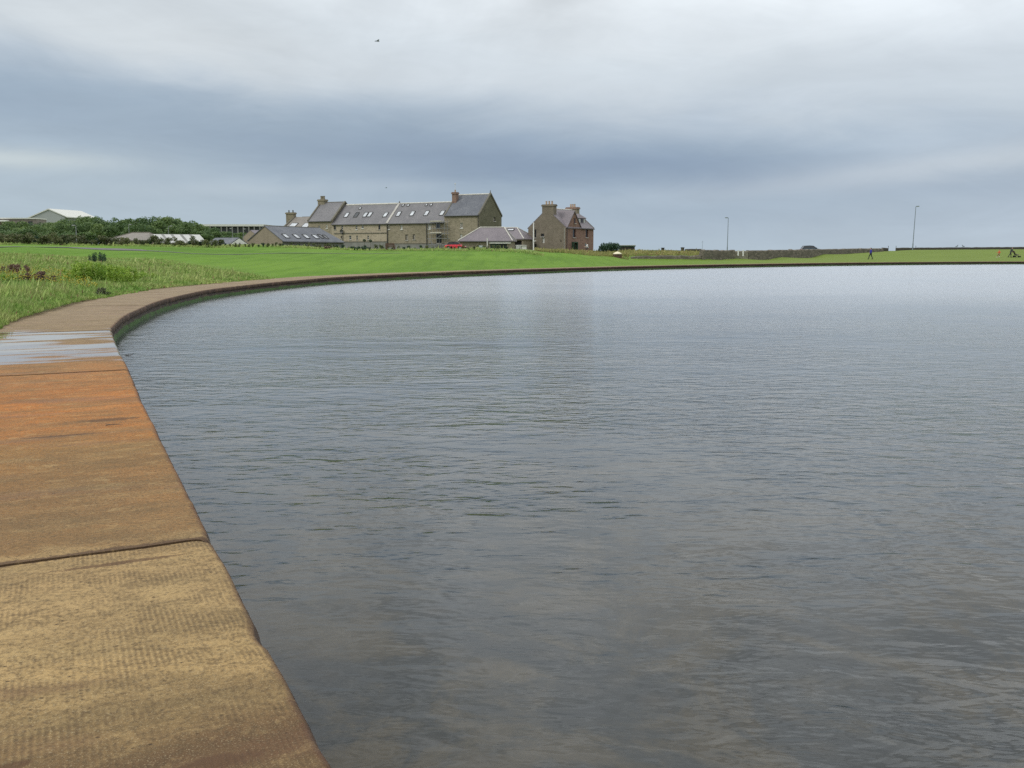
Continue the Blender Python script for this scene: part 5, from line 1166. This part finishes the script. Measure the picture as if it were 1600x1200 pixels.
lamp(1426.3, 186, 322.5, 'tallest street lamp, on the grass slope by the sea wall gap', 1, lean=.12)
lamp(203, 215, 351, 'pale lamp post behind the roof of the brown hall', 1, m='steel')
lamp(264.5, 208, 353.5, 'lamp post with a bright head rising above the striped white roof', 1, m='steel', arml=.9)
lamp(120.5, 160, 352.5, 'slender pale lamp post before the trees, nearest the pale hangar', -1, m='steel')
lamp(380.8, 230, 358, 'faint pale lamp post left of the low barn', 1, m='steel')
lamp(364, 236, 357, 'faint pale lamp post left of the mauve-roofed house', -1, m='steel')
# white flagpole at the house
x_ = xat(833.6, 168); z0 = hz(x_, 168); e = empty('flagpole', (x_, 168, z0), 0, 'plain white pole with a small side bracket before the tall brown house', 'pole')
h_ = zat(349.5, 168)-z0; mb = MB(); mb.tube((0, 0, -.2), (0, 0, h_), .11, .09, 10); mb.build('pole', M['white'], e)
zc = zat(376.6, 168)-z0; mb = MB(); mb.tube((0, 0, zc), (.45, 0, zc), .05); mb.tube((0, 0, zc+.2), (0, 0, zc-.2), .13); mb.build('bracket', M['white'], e)
mb = MB(); mb.ball((0, 0, h_+.05), .13, n=8, m=6); mb.build('cap', M['white'], e)
# thin mast far right of centre
x_ = xat(1097.5, 210); mb = MB(); mb.tube((x_, 210, .5), (x_, 210, zat(376, 210)), .04, .02, 6); mb.tube((x_-.25, 210, zat(378, 210)), (x_+.25, 210, zat(378, 210)), .02); o = mb.build('mast', M['lampgrey']); tag(o, 'very thin faint mast on the skyline left of the thin street lamp', 'mast')
# bench
Yb = 124.5; xb = xat(610, Yb); e = empty('park_bench', (xb, Yb, hz(xb, Yb)), R(24), 'brown wooden bench on the lawn in front of the mill', 'bench')
mb = MB(); [mb.box(-.6, .6, -.25+.17*k, -.11+.17*k, .42, .47) for k in range(3)]; mb.build('seat', M['wood'], e)
mb = MB(); [mb.box(-.6, .6, .27+.02*k, .31+.02*k, .52+.16*k, .64+.16*k) for k in range(3)]; mb.build('backrest', M['wood'], e)
for xx in (-.55, .55):
    for yy in (-.22, .24): mb = MB(); mb.box(xx-.05, xx+.05, yy-.05, yy+.05, -.05, .42 if yy < 0 else .92); mb.build('leg', M['wood'], e)
    mb = MB(); mb.box(xx-.05, xx+.05, -.28, .2, .63, .69); mb.box(xx-.04, xx+.04, -.27, -.19, .472, .63); mb.build('armrest', M['wood'], e)
# round headed saplings
for px, py, lab in ((569.5, 375.5, 'round-headed sapling on a bare stem before the mill, taller of the pair'), (579.2, 376.2, 'round-headed sapling on a bare stem before the mill, right of its taller mate')):
    Y_ = 150; x_ = xat(px, Y_); z0 = hz(x_, Y_); e = empty('sapling', (x_, Y_, z0), 0, lab, 'tree'); zc = zat(py, Y_)-z0
    mb = MB(); mb.tube((0, 0, -.1), (0, 0, zc), .035, .02, 6); mb.build('trunk', M['bark'], e); leafcloud('crown', [(0, 0, zc, .26, .26, .2), (.1, 0, zc-.08, .15, .15, .12)], 320, .06, M['fol_dark'], int(px), e)
# two plants growing on the slope near the mill (dark clumps)
for px, sz, lab in ((553, .9, 'dark dome-shaped shrub before the mill, left of the saplings'), (571, 1.0, 'wide low dark green shrub under the round-headed saplings'), (512, .8, 'greyish leafless shrub before the low barn')):
    e = empty('shrub', (xat(px, 122), 122, hz(xat(px, 122), 122)), 0, lab, 'shrub'); mb = MB()
    for k in range(6): a = k*1.05; mb.tube((0, 0, -.05), (.45*math.cos(a)*sz, .3*math.sin(a)*sz, .4*sz), .02, .006, 5)
    mb.build('stem', M['bark'], e); leafcloud('foliage', [(0, 0, .25*sz, .6*sz, .4*sz, .28*sz), (-.3*sz, 0, .35*sz, .3*sz, .3*sz, .22*sz), (.35*sz, 0, .2*sz, .35*sz, .3*sz, .2*sz)], 700, .06, M['fol_dark' if px != 512 else 'fol_red'], int(px), e)
# cream-topped box on the bank
Yc = 144; xc = xat(965, Yc); z0 = hz(xc, Yc)-.1; e = empty('storage_box', (xc, Yc, z0), R(12), 'squat brown box with a shallow cream lid at the foot of the grass bank', 'box')
mb = MB(); mb.box(-.52, .52, -.4, .4, -.1, .62); mb.box(-.56, -.48, -.44, .44, -.1, .63); mb.box(.48, .56, -.44, .44, -.1, .63); mb.box(-.48, .48, -.43, -.402, .2, .26); mb.build('body', M['wood'], e)
mb = MB(); n_ = 12
for k in range(n_):
    a0, a1 = k*2*math.pi/n_, (k+1)*2*math.pi/n_
    for (r0, z0_), (r1, z1_) in (((.72, .64), (.66, .74)), ((.66, .74), (.32, .93)), ((.32, .93), (.02, 1.02))):
        mb.face([(r0*math.cos(a0), r0*.8*math.sin(a0), z0_), (r0*math.cos(a1), r0*.8*math.sin(a1), z0_), (r1*math.cos(a1), r1*.8*math.sin(a1), z1_), (r1*math.cos(a0), r1*.8*math.sin(a0), z1_)])
mb.face([(.72*math.cos(k*2*math.pi/n_), .576*math.sin(k*2*math.pi/n_), .64) for k in range(n_)][::-1]); mb.build('lid', M['cream'], e)
# white storage container beside the shed
Yt = 160; xt = xat(806, Yt); e = empty('storage_container', (xt, Yt, 1.6), R(-6), 'low white panelled container in front of the sheds', 'container')
wt = 16/F*Yt; ht = zat(383.5, Yt)-1.6
mb = MB(); mb.box(0, wt*.52, 0, 1.2, 0, ht); mb.build('body', M['offwhite'], e)
mb = MB(); mb.box(wt*.56, wt*.98, .1, 1.2, 0, ht*.92); mb.build('body', M['offwhite'], e)
for k in range(4): mb = MB(); mb.box(.12+k*.26*wt*.45, .12+k*.26*wt*.45+.06, -.03, -.002, .1, ht-.06); mb.build('rib', M['steel'], e)
mb = MB(); mb.box(-.06, wt, -.06, 1.26, ht+.002, ht+.07); mb.build('lid', M['white'], e)
# grey tank beside the shed door
Yt = 160; xt = xat(745.5, Yt); e = empty('fuel_tank', (xt, Yt, 1.7), 0, 'small pale green tank on legs beside the shed window', 'tank')
ht = zat(384, Yt)-1.7; mb = MB(); mb.tube((0, 0, ht-.3), (.95, 0, ht-.3), .33, n=14); mb.tube((.4, 0, ht), (.55, 0, ht), .06); mb.build('body', noisy('pale_green_tank', (.26,.31,.27), .1, 3.), e)
for xx in (.15, .8): mb = MB(); mb.box(xx-.05, xx+.05, -.25, .25, -.1, ht-.5); mb.build('leg', M['pipe'], e)

# ---------------------------------------------------------------- cars
def car(px, Y, rz, zb, paint, label, roofm=None, Lc=4.1, Wc=1.72, Hc=1.45, soft=False):
    e = empty('parked_car', (xat(px, Y), Y, zb), rz, label, 'car')
    # body: cross-sections along x
    st = [(-Lc/2, .45, .62, .80), (-Lc/2+.12, .30, .82, .95), (-Lc/2+.7, .26, .90, 1.0), (-.6, .24, .93, 1.0), (.7, .24, .92, 1.0), (1.15, .26, .86, .99), (Lc/2-.25, .30, .72, .92), (Lc/2, .42, .58, .80)]
    rows = []
    for x_, zl2, zu, wf in st:
        h2 = Wc/2*wf; rows.append([(x_, -h2*.92, zl2), (x_, -h2, zl2+.12), (x_, -h2, zu-.18), (x_, -h2*.93, zu-.03), (x_, -h2*.6, zu+.02), (x_, h2*.6, zu+.02), (x_, h2*.93, zu-.03), (x_, h2, zu-.18), (x_, h2, zl2+.12), (x_, h2*.92, zl2)])
    mb = MB()
    for a, c in zip(rows, rows[1:]):
        for k in range(10): j = (k+1) % 10; mb.face([a[k], c[k], c[j], a[j]])
    mb.face(rows[0]); mb.face(rows[-1][::-1]); body = mb.build('body', M[paint], e)
    # cabin
    if soft: cb = [(-1.35, .92, .80), (-.95, 1.34, .68), (.1, Hc-.04, .66), (.35, Hc-.1, .66), (1.0, .90, .78)]
    else: cb = [(-Lc/2+.16, .88, .82), (-Lc/2+.55, Hc-.05, .70), (-.3, Hc, .69), (.35, Hc-.06, .69), (1.1, .88, .80)]
    g = MB(); P = [[(x_, -Wc/2*wf, z_), (x_, Wc/2*wf, z_)] for x_, z_, wf in cb]
    bs = [[(p[0][0], p[0][1]*(.9 if i in (1, 2, 3) else 1)*1.0, .86) for i, p in enumerate(P)], [(p[1][0], p[1][1], .86) for p in P]]
    for a, c in zip(P, P[1:]): g.face([a[0], c[0], c[1], a[1]])
    sl_ = []
    for s in (0, 1): g.face([P[0][s], P[1][s], P[2][s], P[3][s], P[4][s]][::(1 if s else -1)])
    g.face([P[0][1], P[0][0], P[4][0], P[4][1]]); cab = g.build('windows', M['glass'] if not soft else M['black'], e)
    # roof skin and pillars
    r_ = MB(); zt_ = .025
    for i in (1, 2): a, c = P[i], P[i+1]; r_.hexa([Vector(q) for q in ((a[0][0], a[0][1]*1.01, a[0][2]+.002), (c[0][0], c[0][1]*1.01, c[0][2]+.002), (c[1][0], c[1][1]*1.01, c[1][2]+.002), (a[1][0], a[1][1]*1.01, a[1][2]+.002), (a[0][0], a[0][1]*1.01, a[0][2]+zt_), (c[0][0], c[0][1]*1.01, c[0][2]+zt_), (c[1][0], c[1][1]*1.01, c[1][2]+zt_), (a[1][0], a[1][1]*1.01, a[1][2]+zt_))])
    for s in (0, 1):
        y_ = 1 if s else -1
        for (x0_, z0_, w0_), (x1_, z1_, w1_) in ((cb[0], cb[1]), (cb[3], cb[4])): r_.tube((x0_, y_*Wc/2*w0_*1.005, z0_), (x1_, y_*Wc/2*w1_*1.005, z1_), .035, n=6)
        r_.tube((-.25, y_*Wc/2*.80, .88), (-.3, y_*Wc/2*.70, Hc-.02), .03, n=6)
    r_.build('roof', M[roofm or paint], e)
    for xx in (-Lc/2+.75, Lc/2-.78):
        for s in (-1, 1):
            t2 = MB(); t2.tube((xx, s*(Wc/2-.20), .31), (xx, s*(Wc/2+.01), .31), .31, n=18); wh_ = t2.build('wheel', M['tyre'], e)
            t2 = MB(); t2.tube((xx, s*(Wc/2+.012), .31), (xx, s*(Wc/2+.022), .31), .2, n=14); t2.build('rim', M['rim'], wh_)
    for s in (-1, 1):
        t2 = MB(); t2.ball((Lc/2-.10, s*Wc*.33, .62), .12, .18, .08, 8, 6); t2.build('headlight', M['lens'], e)
        t2 = MB(); t2.box(-Lc/2-.01, -Lc/2+.1, s*Wc*.33-.12, s*Wc*.33+.12, .62, .78); t2.build('tail_light', M['redcar'], e)
        t2 = MB(); t2.box(.85, 1.0, s*(Wc/2+.02)-.08, s*(Wc/2+.02)+.08, .92, 1.04); t2.build('wing_mirror', M[paint], e)
    t2 = MB(); t2.box(-Lc/2-.04, -Lc/2+.1, -.7, .7, .36, .52); t2.build('bumper', M['black'], e); t2 = MB(); t2.box(Lc/2-.1, Lc/2+.04, -.66, .66, .36, .50); t2.build('bumper', M['black'], e)
    return e
car(1267, 196, 0, zat(383.6, 196)-1.47, 'navycar', 'dark hatchback parked on the road behind the long rubble wall', Lc=4.1)
car(711.5, 160, R(-8), zat(377.6, 160)-1.42, 'redcar', 'bright red car with a black soft top before the mill', roofm='black', Lc=3.55, soft=True, Wc=1.6)

# ---------------------------------------------------------------- people
def remeshed(name, segs, balls, voxel, m, parent=None, pairs=()):
    """tapered limbs fused into one continuous skin"""
    mb = MB()
    for p0, p1, r0, r1 in segs:
        mb.tube(p0, p1, r0, r1, 10); mb.ball(p0, r0, n=10, m=6); mb.ball(p1, r1, n=10, m=6)
    for c, rx_, ry_, rz_ in balls: mb.ball(c, rx_, ry_, rz_, 12, 8)
    o = mb.build(name, m, None, True); md = o.modifiers.new('r', 'REMESH'); md.mode = 'VOXEL'; md.voxel_size = voxel; md.use_smooth_shade = True
    bpy.context.view_layer.update(); dg = bpy.context.evaluated_depsgraph_get(); me = bpy.data.meshes.new_from_object(o.evaluated_get(dg)); me.name = name
    o.modifiers.clear(); old = o.data; o.data = me; bpy.data.meshes.remove(old)
    if not me.materials: me.materials.append(m)
    if parent: o.parent = parent
    return o
skin = noisy('skin', (.50,.31,.22), .06, 9., .6, bstr=0)
def fab(n, c): return noisy(n, c, .12, 8., .85)
def person(px, Y, feet_y, rz, label, S=1., lean=0., legs=((.28, .1), (-.26, .0)), arms=((.1, -.3), (.15, .25)), top=(.1,.1,.3), bottom=(.03,.04,.05), shoe=(.02,.02,.02), hair=(.06,.04,.03), shorts=False, sleeves=True, bare=False, hold=None):
    """faces local +x; legs = forward offset and lift of each foot; arms = (forward, forward of hand)"""
    x_ = xat(px, Y); e = empty('person', (x_, Y, hz(x_, Y)+.02), rz, label, 'person'); e.scale = (S, S, S)
    V_ = Vector; hip = V_((0, 0, .93)); ch_ = V_((lean*.6, 0, 1.32)); nk = V_((lean, 0, 1.50)); hd = V_((lean+.03, 0, 1.64))
    segs = []; balls = []; tseg = []; bseg = []; sh_ = []
    tseg += [(hip+V_((0, 0, .02)), hip.lerp(ch_, .5), .15, .145), (hip.lerp(ch_, .5), ch_, .145, .165), (ch_, nk-V_((0, 0, .04)), .165, .07), (ch_+V_((0, -.15, .06)), ch_+V_((0, .15, .06)), .085, .085)]
    for i, s in enumerate((-1, 1)):
        fx, lf = legs[i]; hp = V_((0, s*.09, .90)); an = V_((fx, s*.09, .09+lf)); kn = hp.lerp(an, .5)+V_((.06+lf*.3, 0, .02))
        segs += [(hp, kn, .085, .055), (kn, an, .055, .036), (an, an+V_((.15, 0, -.05)), .036, .032)]
        bseg += [(hp, kn, .105, .075)]+([] if shorts else [(kn, an+V_((0, 0, .03)), .075, .058)])
        sh_ += [(an+V_((-.04, 0, -.03)), an+V_((.17, 0, -.05)), .052, .042)]
        shd = ch_+V_((0, s*.19, .07)); a_, h_ = arms[i]; el = shd+V_((a_*.5, s*.05, -.27)); wr = el+V_((h_*.8, -s*.03, -.24+abs(h_)*.45))
        if hold: wr = V_(hold)+V_((0, s*.17, 0)); el = (shd+wr)/2+V_((-.08, s*.06, -.09))
        segs += [(shd, el, .05, .038), (el, wr, .038, .026)]; 
        if sleeves: tseg += [(shd, el, .065, .055), (el, el.lerp(wr, .93), .055, .042)]
        else: tseg += [(shd, shd.lerp(el, .55), .062, .06)]
        d = (wr-el).normalized(); sd_ = V_((0, 1, 0)); pal = wr+d*.05; segs += [(wr, pal, .026, .030)]
        for k in range(4):
            r0 = pal+sd_.cross(d).normalized()*(k-1.5)*.018; ln = (.065, .075, .07, .055)[k]; m_ = r0+d*ln*.6; segs += [(r0, m_, .0095, .009), (m_, m_+(d*.7+sd_*(-s)*.7).normalized()*ln*.55, .009, .008)]
        th_ = wr+d*.015; t1_ = th_+(d*.5+sd_.cross(d)*-.9).normalized()*.04; segs += [(th_, t1_, .012, .010), (t1_, t1_+d*.03, .010, .009)]
    segs += [(hip, ch_, .125, .14), (ch_, nk, .12, .055), (nk, hd-V_((0, 0, .03)), .055, .055), (ch_+V_((0, -.14, .05)), ch_+V_((0, .14, .05)), .06, .06), (V_((0, -.07, .92)), V_((0, .07, .92)), .10, .10)]
    balls += [(hd+V_((0, 0, .03)), .095, .076, .115), (hd+V_((.03, 0, -.05)), .065, .052, .055), (hd+V_((.10, 0, -.005)), .016, .013, .022), (hd+V_((.005, .078, 0)), .018, .010, .03), (hd+V_((.005, -.078, 0)), .018, .010, .03), (hd+V_((.085, 0, -.05)), .014, .026, .009)]
    body = remeshed('body', segs, balls, .008, skin, e)
    for s in (-1, 1):
        mb = MB(); mb.ball(hd+V_((.083, s*.032, .02)), .012, .013, .010, 8, 6); mb.build('eye', M['black'], e)
    remeshed('top', tseg, [], .016, fab('top_cloth', top), e); remeshed('shorts' if shorts else 'trousers', bseg+[(V_((0, -.08, .93)), V_((0, .08, .93)), .115, .115)], [], .016, fab('leg_cloth', bottom), e)
    for q in sh_: remeshed('shoe', [q], [], .014, fab('shoe_leather', shoe), e)
    remeshed('hair', [], [(hd+V_((-.025, 0, .065)), .098, .088, .10), (hd+V_((-.055, 0, .0)), .065, .082, .10)], .012, fab('hair_strands', hair), e)
    return e
person(1361.5, 150, 406, R(180), 'person in a royal blue jacket and black trousers striding left across the grass', 1.03, lean=.03, legs=((.30, 0), (-.27, .02)), arms=((-.05, .12), (.1, .3)), top=(.035,.03,.30), bottom=(.012,.02,.02))
person(1562, 160, 401.5, R(175), 'child in an orange top running with white shoes beside the pushchair', .78, legs=((.33, .06), (-.12, .16)), arms=((.2, .45), (-.3, .2)), top=(.62,.13,.06), bottom=(.25,.12,.10), shoe=(.8,.78,.74), hair=(.18,.06,.04))
person(1580, 161, 402.5, R(-4), 'person in dark clothes leaning forward to push a black pushchair', .98, lean=.22, legs=((-.42, .02), (.12, 0)), top=(.05,.055,.065), bottom=(.025,.027,.035), hair=(.16,.12,.11), hold=(.55, 0, 1.02))
person(917.5, 162, 397, R(165), 'person in a white top and dark shorts standing before the brown house', .96, legs=((.10, 0), (-.04, 0)), arms=((-.25, .45), (.2, .45)), top=(.80,.79,.77), bottom=(.03,.03,.035), shorts=True, sleeves=False, hair=(.12,.08,.06))
# pushchair
xp = xat(1586.5, 161); e = empty('pushchair', (xp+.25, 161, hz(xp, 161)+.02), R(-4), 'black pushchair being pushed to the right along the grass', 'pushchair')
mb = MB()
for s in (-.26, .26): mb.tube((-.62, s, 1.02), (.15, s, .35), .018); mb.tube((.15, s, .35), (.55, s, .16), .018); mb.tube((-.15, s, .60), (-.25, s, .16), .018)
mb.tube((-.62, -.26, 1.02), (-.62, .26, 1.02), .02); mb.tube((-.25, -.26, .16), (-.25, .26, .16), .015); mb.build('frame', M['black'], e)
mb = MB(); mb.hexa([Vector(p) for p in ((-.2, -.2, .40), (.35, -.2, .42), (.35, .2, .42), (-.2, .2, .40), (-.22, -.2, .5), (.35, -.2, .48), (.35, .2, .48), (-.22, .2, .5))]); mb.hexa([Vector(p) for p in ((-.25, -.2, .46), (-.18, -.2, .46), (-.18, .2, .46), (-.25, .2, .46), (-.45, -.2, .95), (-.38, -.2, .97), (-.38, .2, .97), (-.45, .2, .95))]); mb.build('seat', fab('pram_cloth', (.03,.03,.035)), e)
mb = MB()
for k in range(6):
    a0, a1 = R(70+k*16), R(70+(k+1)*16); c_ = Vector((-.28, 0, .72)); mb.face([c_+Vector((.36*math.cos(a0), -.24, .36*math.sin(a0))), c_+Vector((.36*math.cos(a1), -.24, .36*math.sin(a1))), c_+Vector((.36*math.cos(a1), .24, .36*math.sin(a1))), c_+Vector((.36*math.cos(a0), .24, .36*math.sin(a0)))])
mb.build('hood', fab('hood_cloth', (.28,.15,.11)), e)
mb = MB(); mb.hexa([Vector(p) for p in ((-.1, -.2, .5), (.45, -.2, .42), (.45, .2, .42), (-.1, .2, .5), (-.1, -.2, .60), (.45, -.2, .5), (.45, .2, .5), (-.1, .2, .60))]); mb.build('blanket', fab('pram_blanket', (.4,.33,.26)), e)
mb = MB(); mb.box(-.28, .15, -.2, .2, .2, .3); mb.build('basket', M['black'], e)
for xx, r_ in ((-.27, .16), (.55, .13)):
    for s in (-.28, .28): mb = MB(); mb.tube((xx, s-.025, r_), (xx, s+.025, r_), r_, n=16); mb.build('wheel', M['tyre'], e)

# ---------------------------------------------------------------- birds, twigs
def bird(loc, span, rz, label, name='bird', fly=True):
    e = empty(name, loc, rz, label, 'bird'); s = span
    if fly:
        remeshed('body', [((-.22*s, 0, 0), (.16*s, 0, .02*s), .035*s, .05*s), ((.16*s, 0, .02*s), (.24*s, 0, .03*s), .03*s, .01*s)], [], .012*s*2, M['lampgrey'], e)
        for q in (-1, 1):
            mb = MB(); mb.hexa([Vector(p) for p in ((.1*s, 0, .02*s), (.12*s, q*.25*s, .12*s), (0, q*.25*s, .12*s), (-.08*s, 0, .01*s), (.1*s, 0, .035*s), (.12*s, q*.25*s, .13*s), (0, q*.25*s, .13*s), (-.08*s, 0, .025*s))]); mb.hexa([Vector(p) for p in ((.12*s, q*.25*s, .12*s), (-.05*s, q*.5*s, .06*s), (-.07*s, q*.5*s, .06*s), (0, q*.25*s, .12*s), (.12*s, q*.25*s, .13*s), (-.05*s, q*.5*s, .065*s), (-.07*s, q*.5*s, .065*s), (0, q*.25*s, .13*s))]); mb.build('wing', M['lampgrey'], e)
    else:
        remeshed('body', [((-.2, 0, .16), (.08, 0, .22), .05, .085), ((.08, 0, .22), (.15, 0, .38), .05, .05), ((.15, 0, .38), (.26, 0, .37), .03, .012), ((0, .03, .18), (0, .03, 0), .012, .01), ((0, -.03, .18), (0, -.03, 0), .012, .01)], [], .012, M['lampgrey'], e)
    return e
d = raydir(589.5, 64.5); bird(CAMV+d*70, .8, R(30), 'tiny dark bird flying high in the cloudy sky above the mill')
d = raydir(603.5, 293.5); bird(CAMV+d*120, .6, R(10), 'tiny faint bird flying low over the mill roofs')
for px, lab in ((1495, 'gull perched on the long dark sea wall, left one of two'), (1505, 'gull perched on the long dark sea wall, right one of two')):
    bird((xat(px, 195), 195, zat(386.6, 195)), 1, R(0 if px < 1500 else 170), lab, fly=False).scale = (1.3, 1.3, 1.3)
g0 = ground(203, 556, WATER); e = empty('floating_twig', (g0[0], g0[1], WATER), R(20), 'small dark forked twig floating by the walkway corner', 'twig'); e.scale = (.5, .5, .5)
mb = MB(); mb.tube((-.16, 0, .02), (.05, 0, .03), .018, .012, 6); mb.tube((.05, 0, .03), (.16, .02, .12), .012, .006, 6); mb.tube((-.02, 0, .02), (-.06, .05, .09), .010, .005, 6); mb.ball((-.13, 0, .03), .05, .03, .02, 7, 5); mb.build('stem', M['bark'], e)
g0 = ground(178, 665.5); e = empty('twig', (g0[0], g0[1], .008), R(5), 'small dry twig lying on the orange stained slab', 'twig'); e.scale = (.75, .75, .6)
mb = MB(); mb.tube((-.10, 0, .0), (.0, .012, .01), .007, .006, 6); mb.tube((0, .012, .01), (.11, -.006, .002), .006, .003, 6); mb.tube((-.03, .01, .006), (-.12, .05, .012), .004, .002, 5); mb.build('stem', M['bark'], e)

for o in bpy.data.objects:
    if o.parent is None and o.type in ('MESH', 'EMPTY') and 'kind' not in o and 'label' in o: o['kind'] = 'thing'
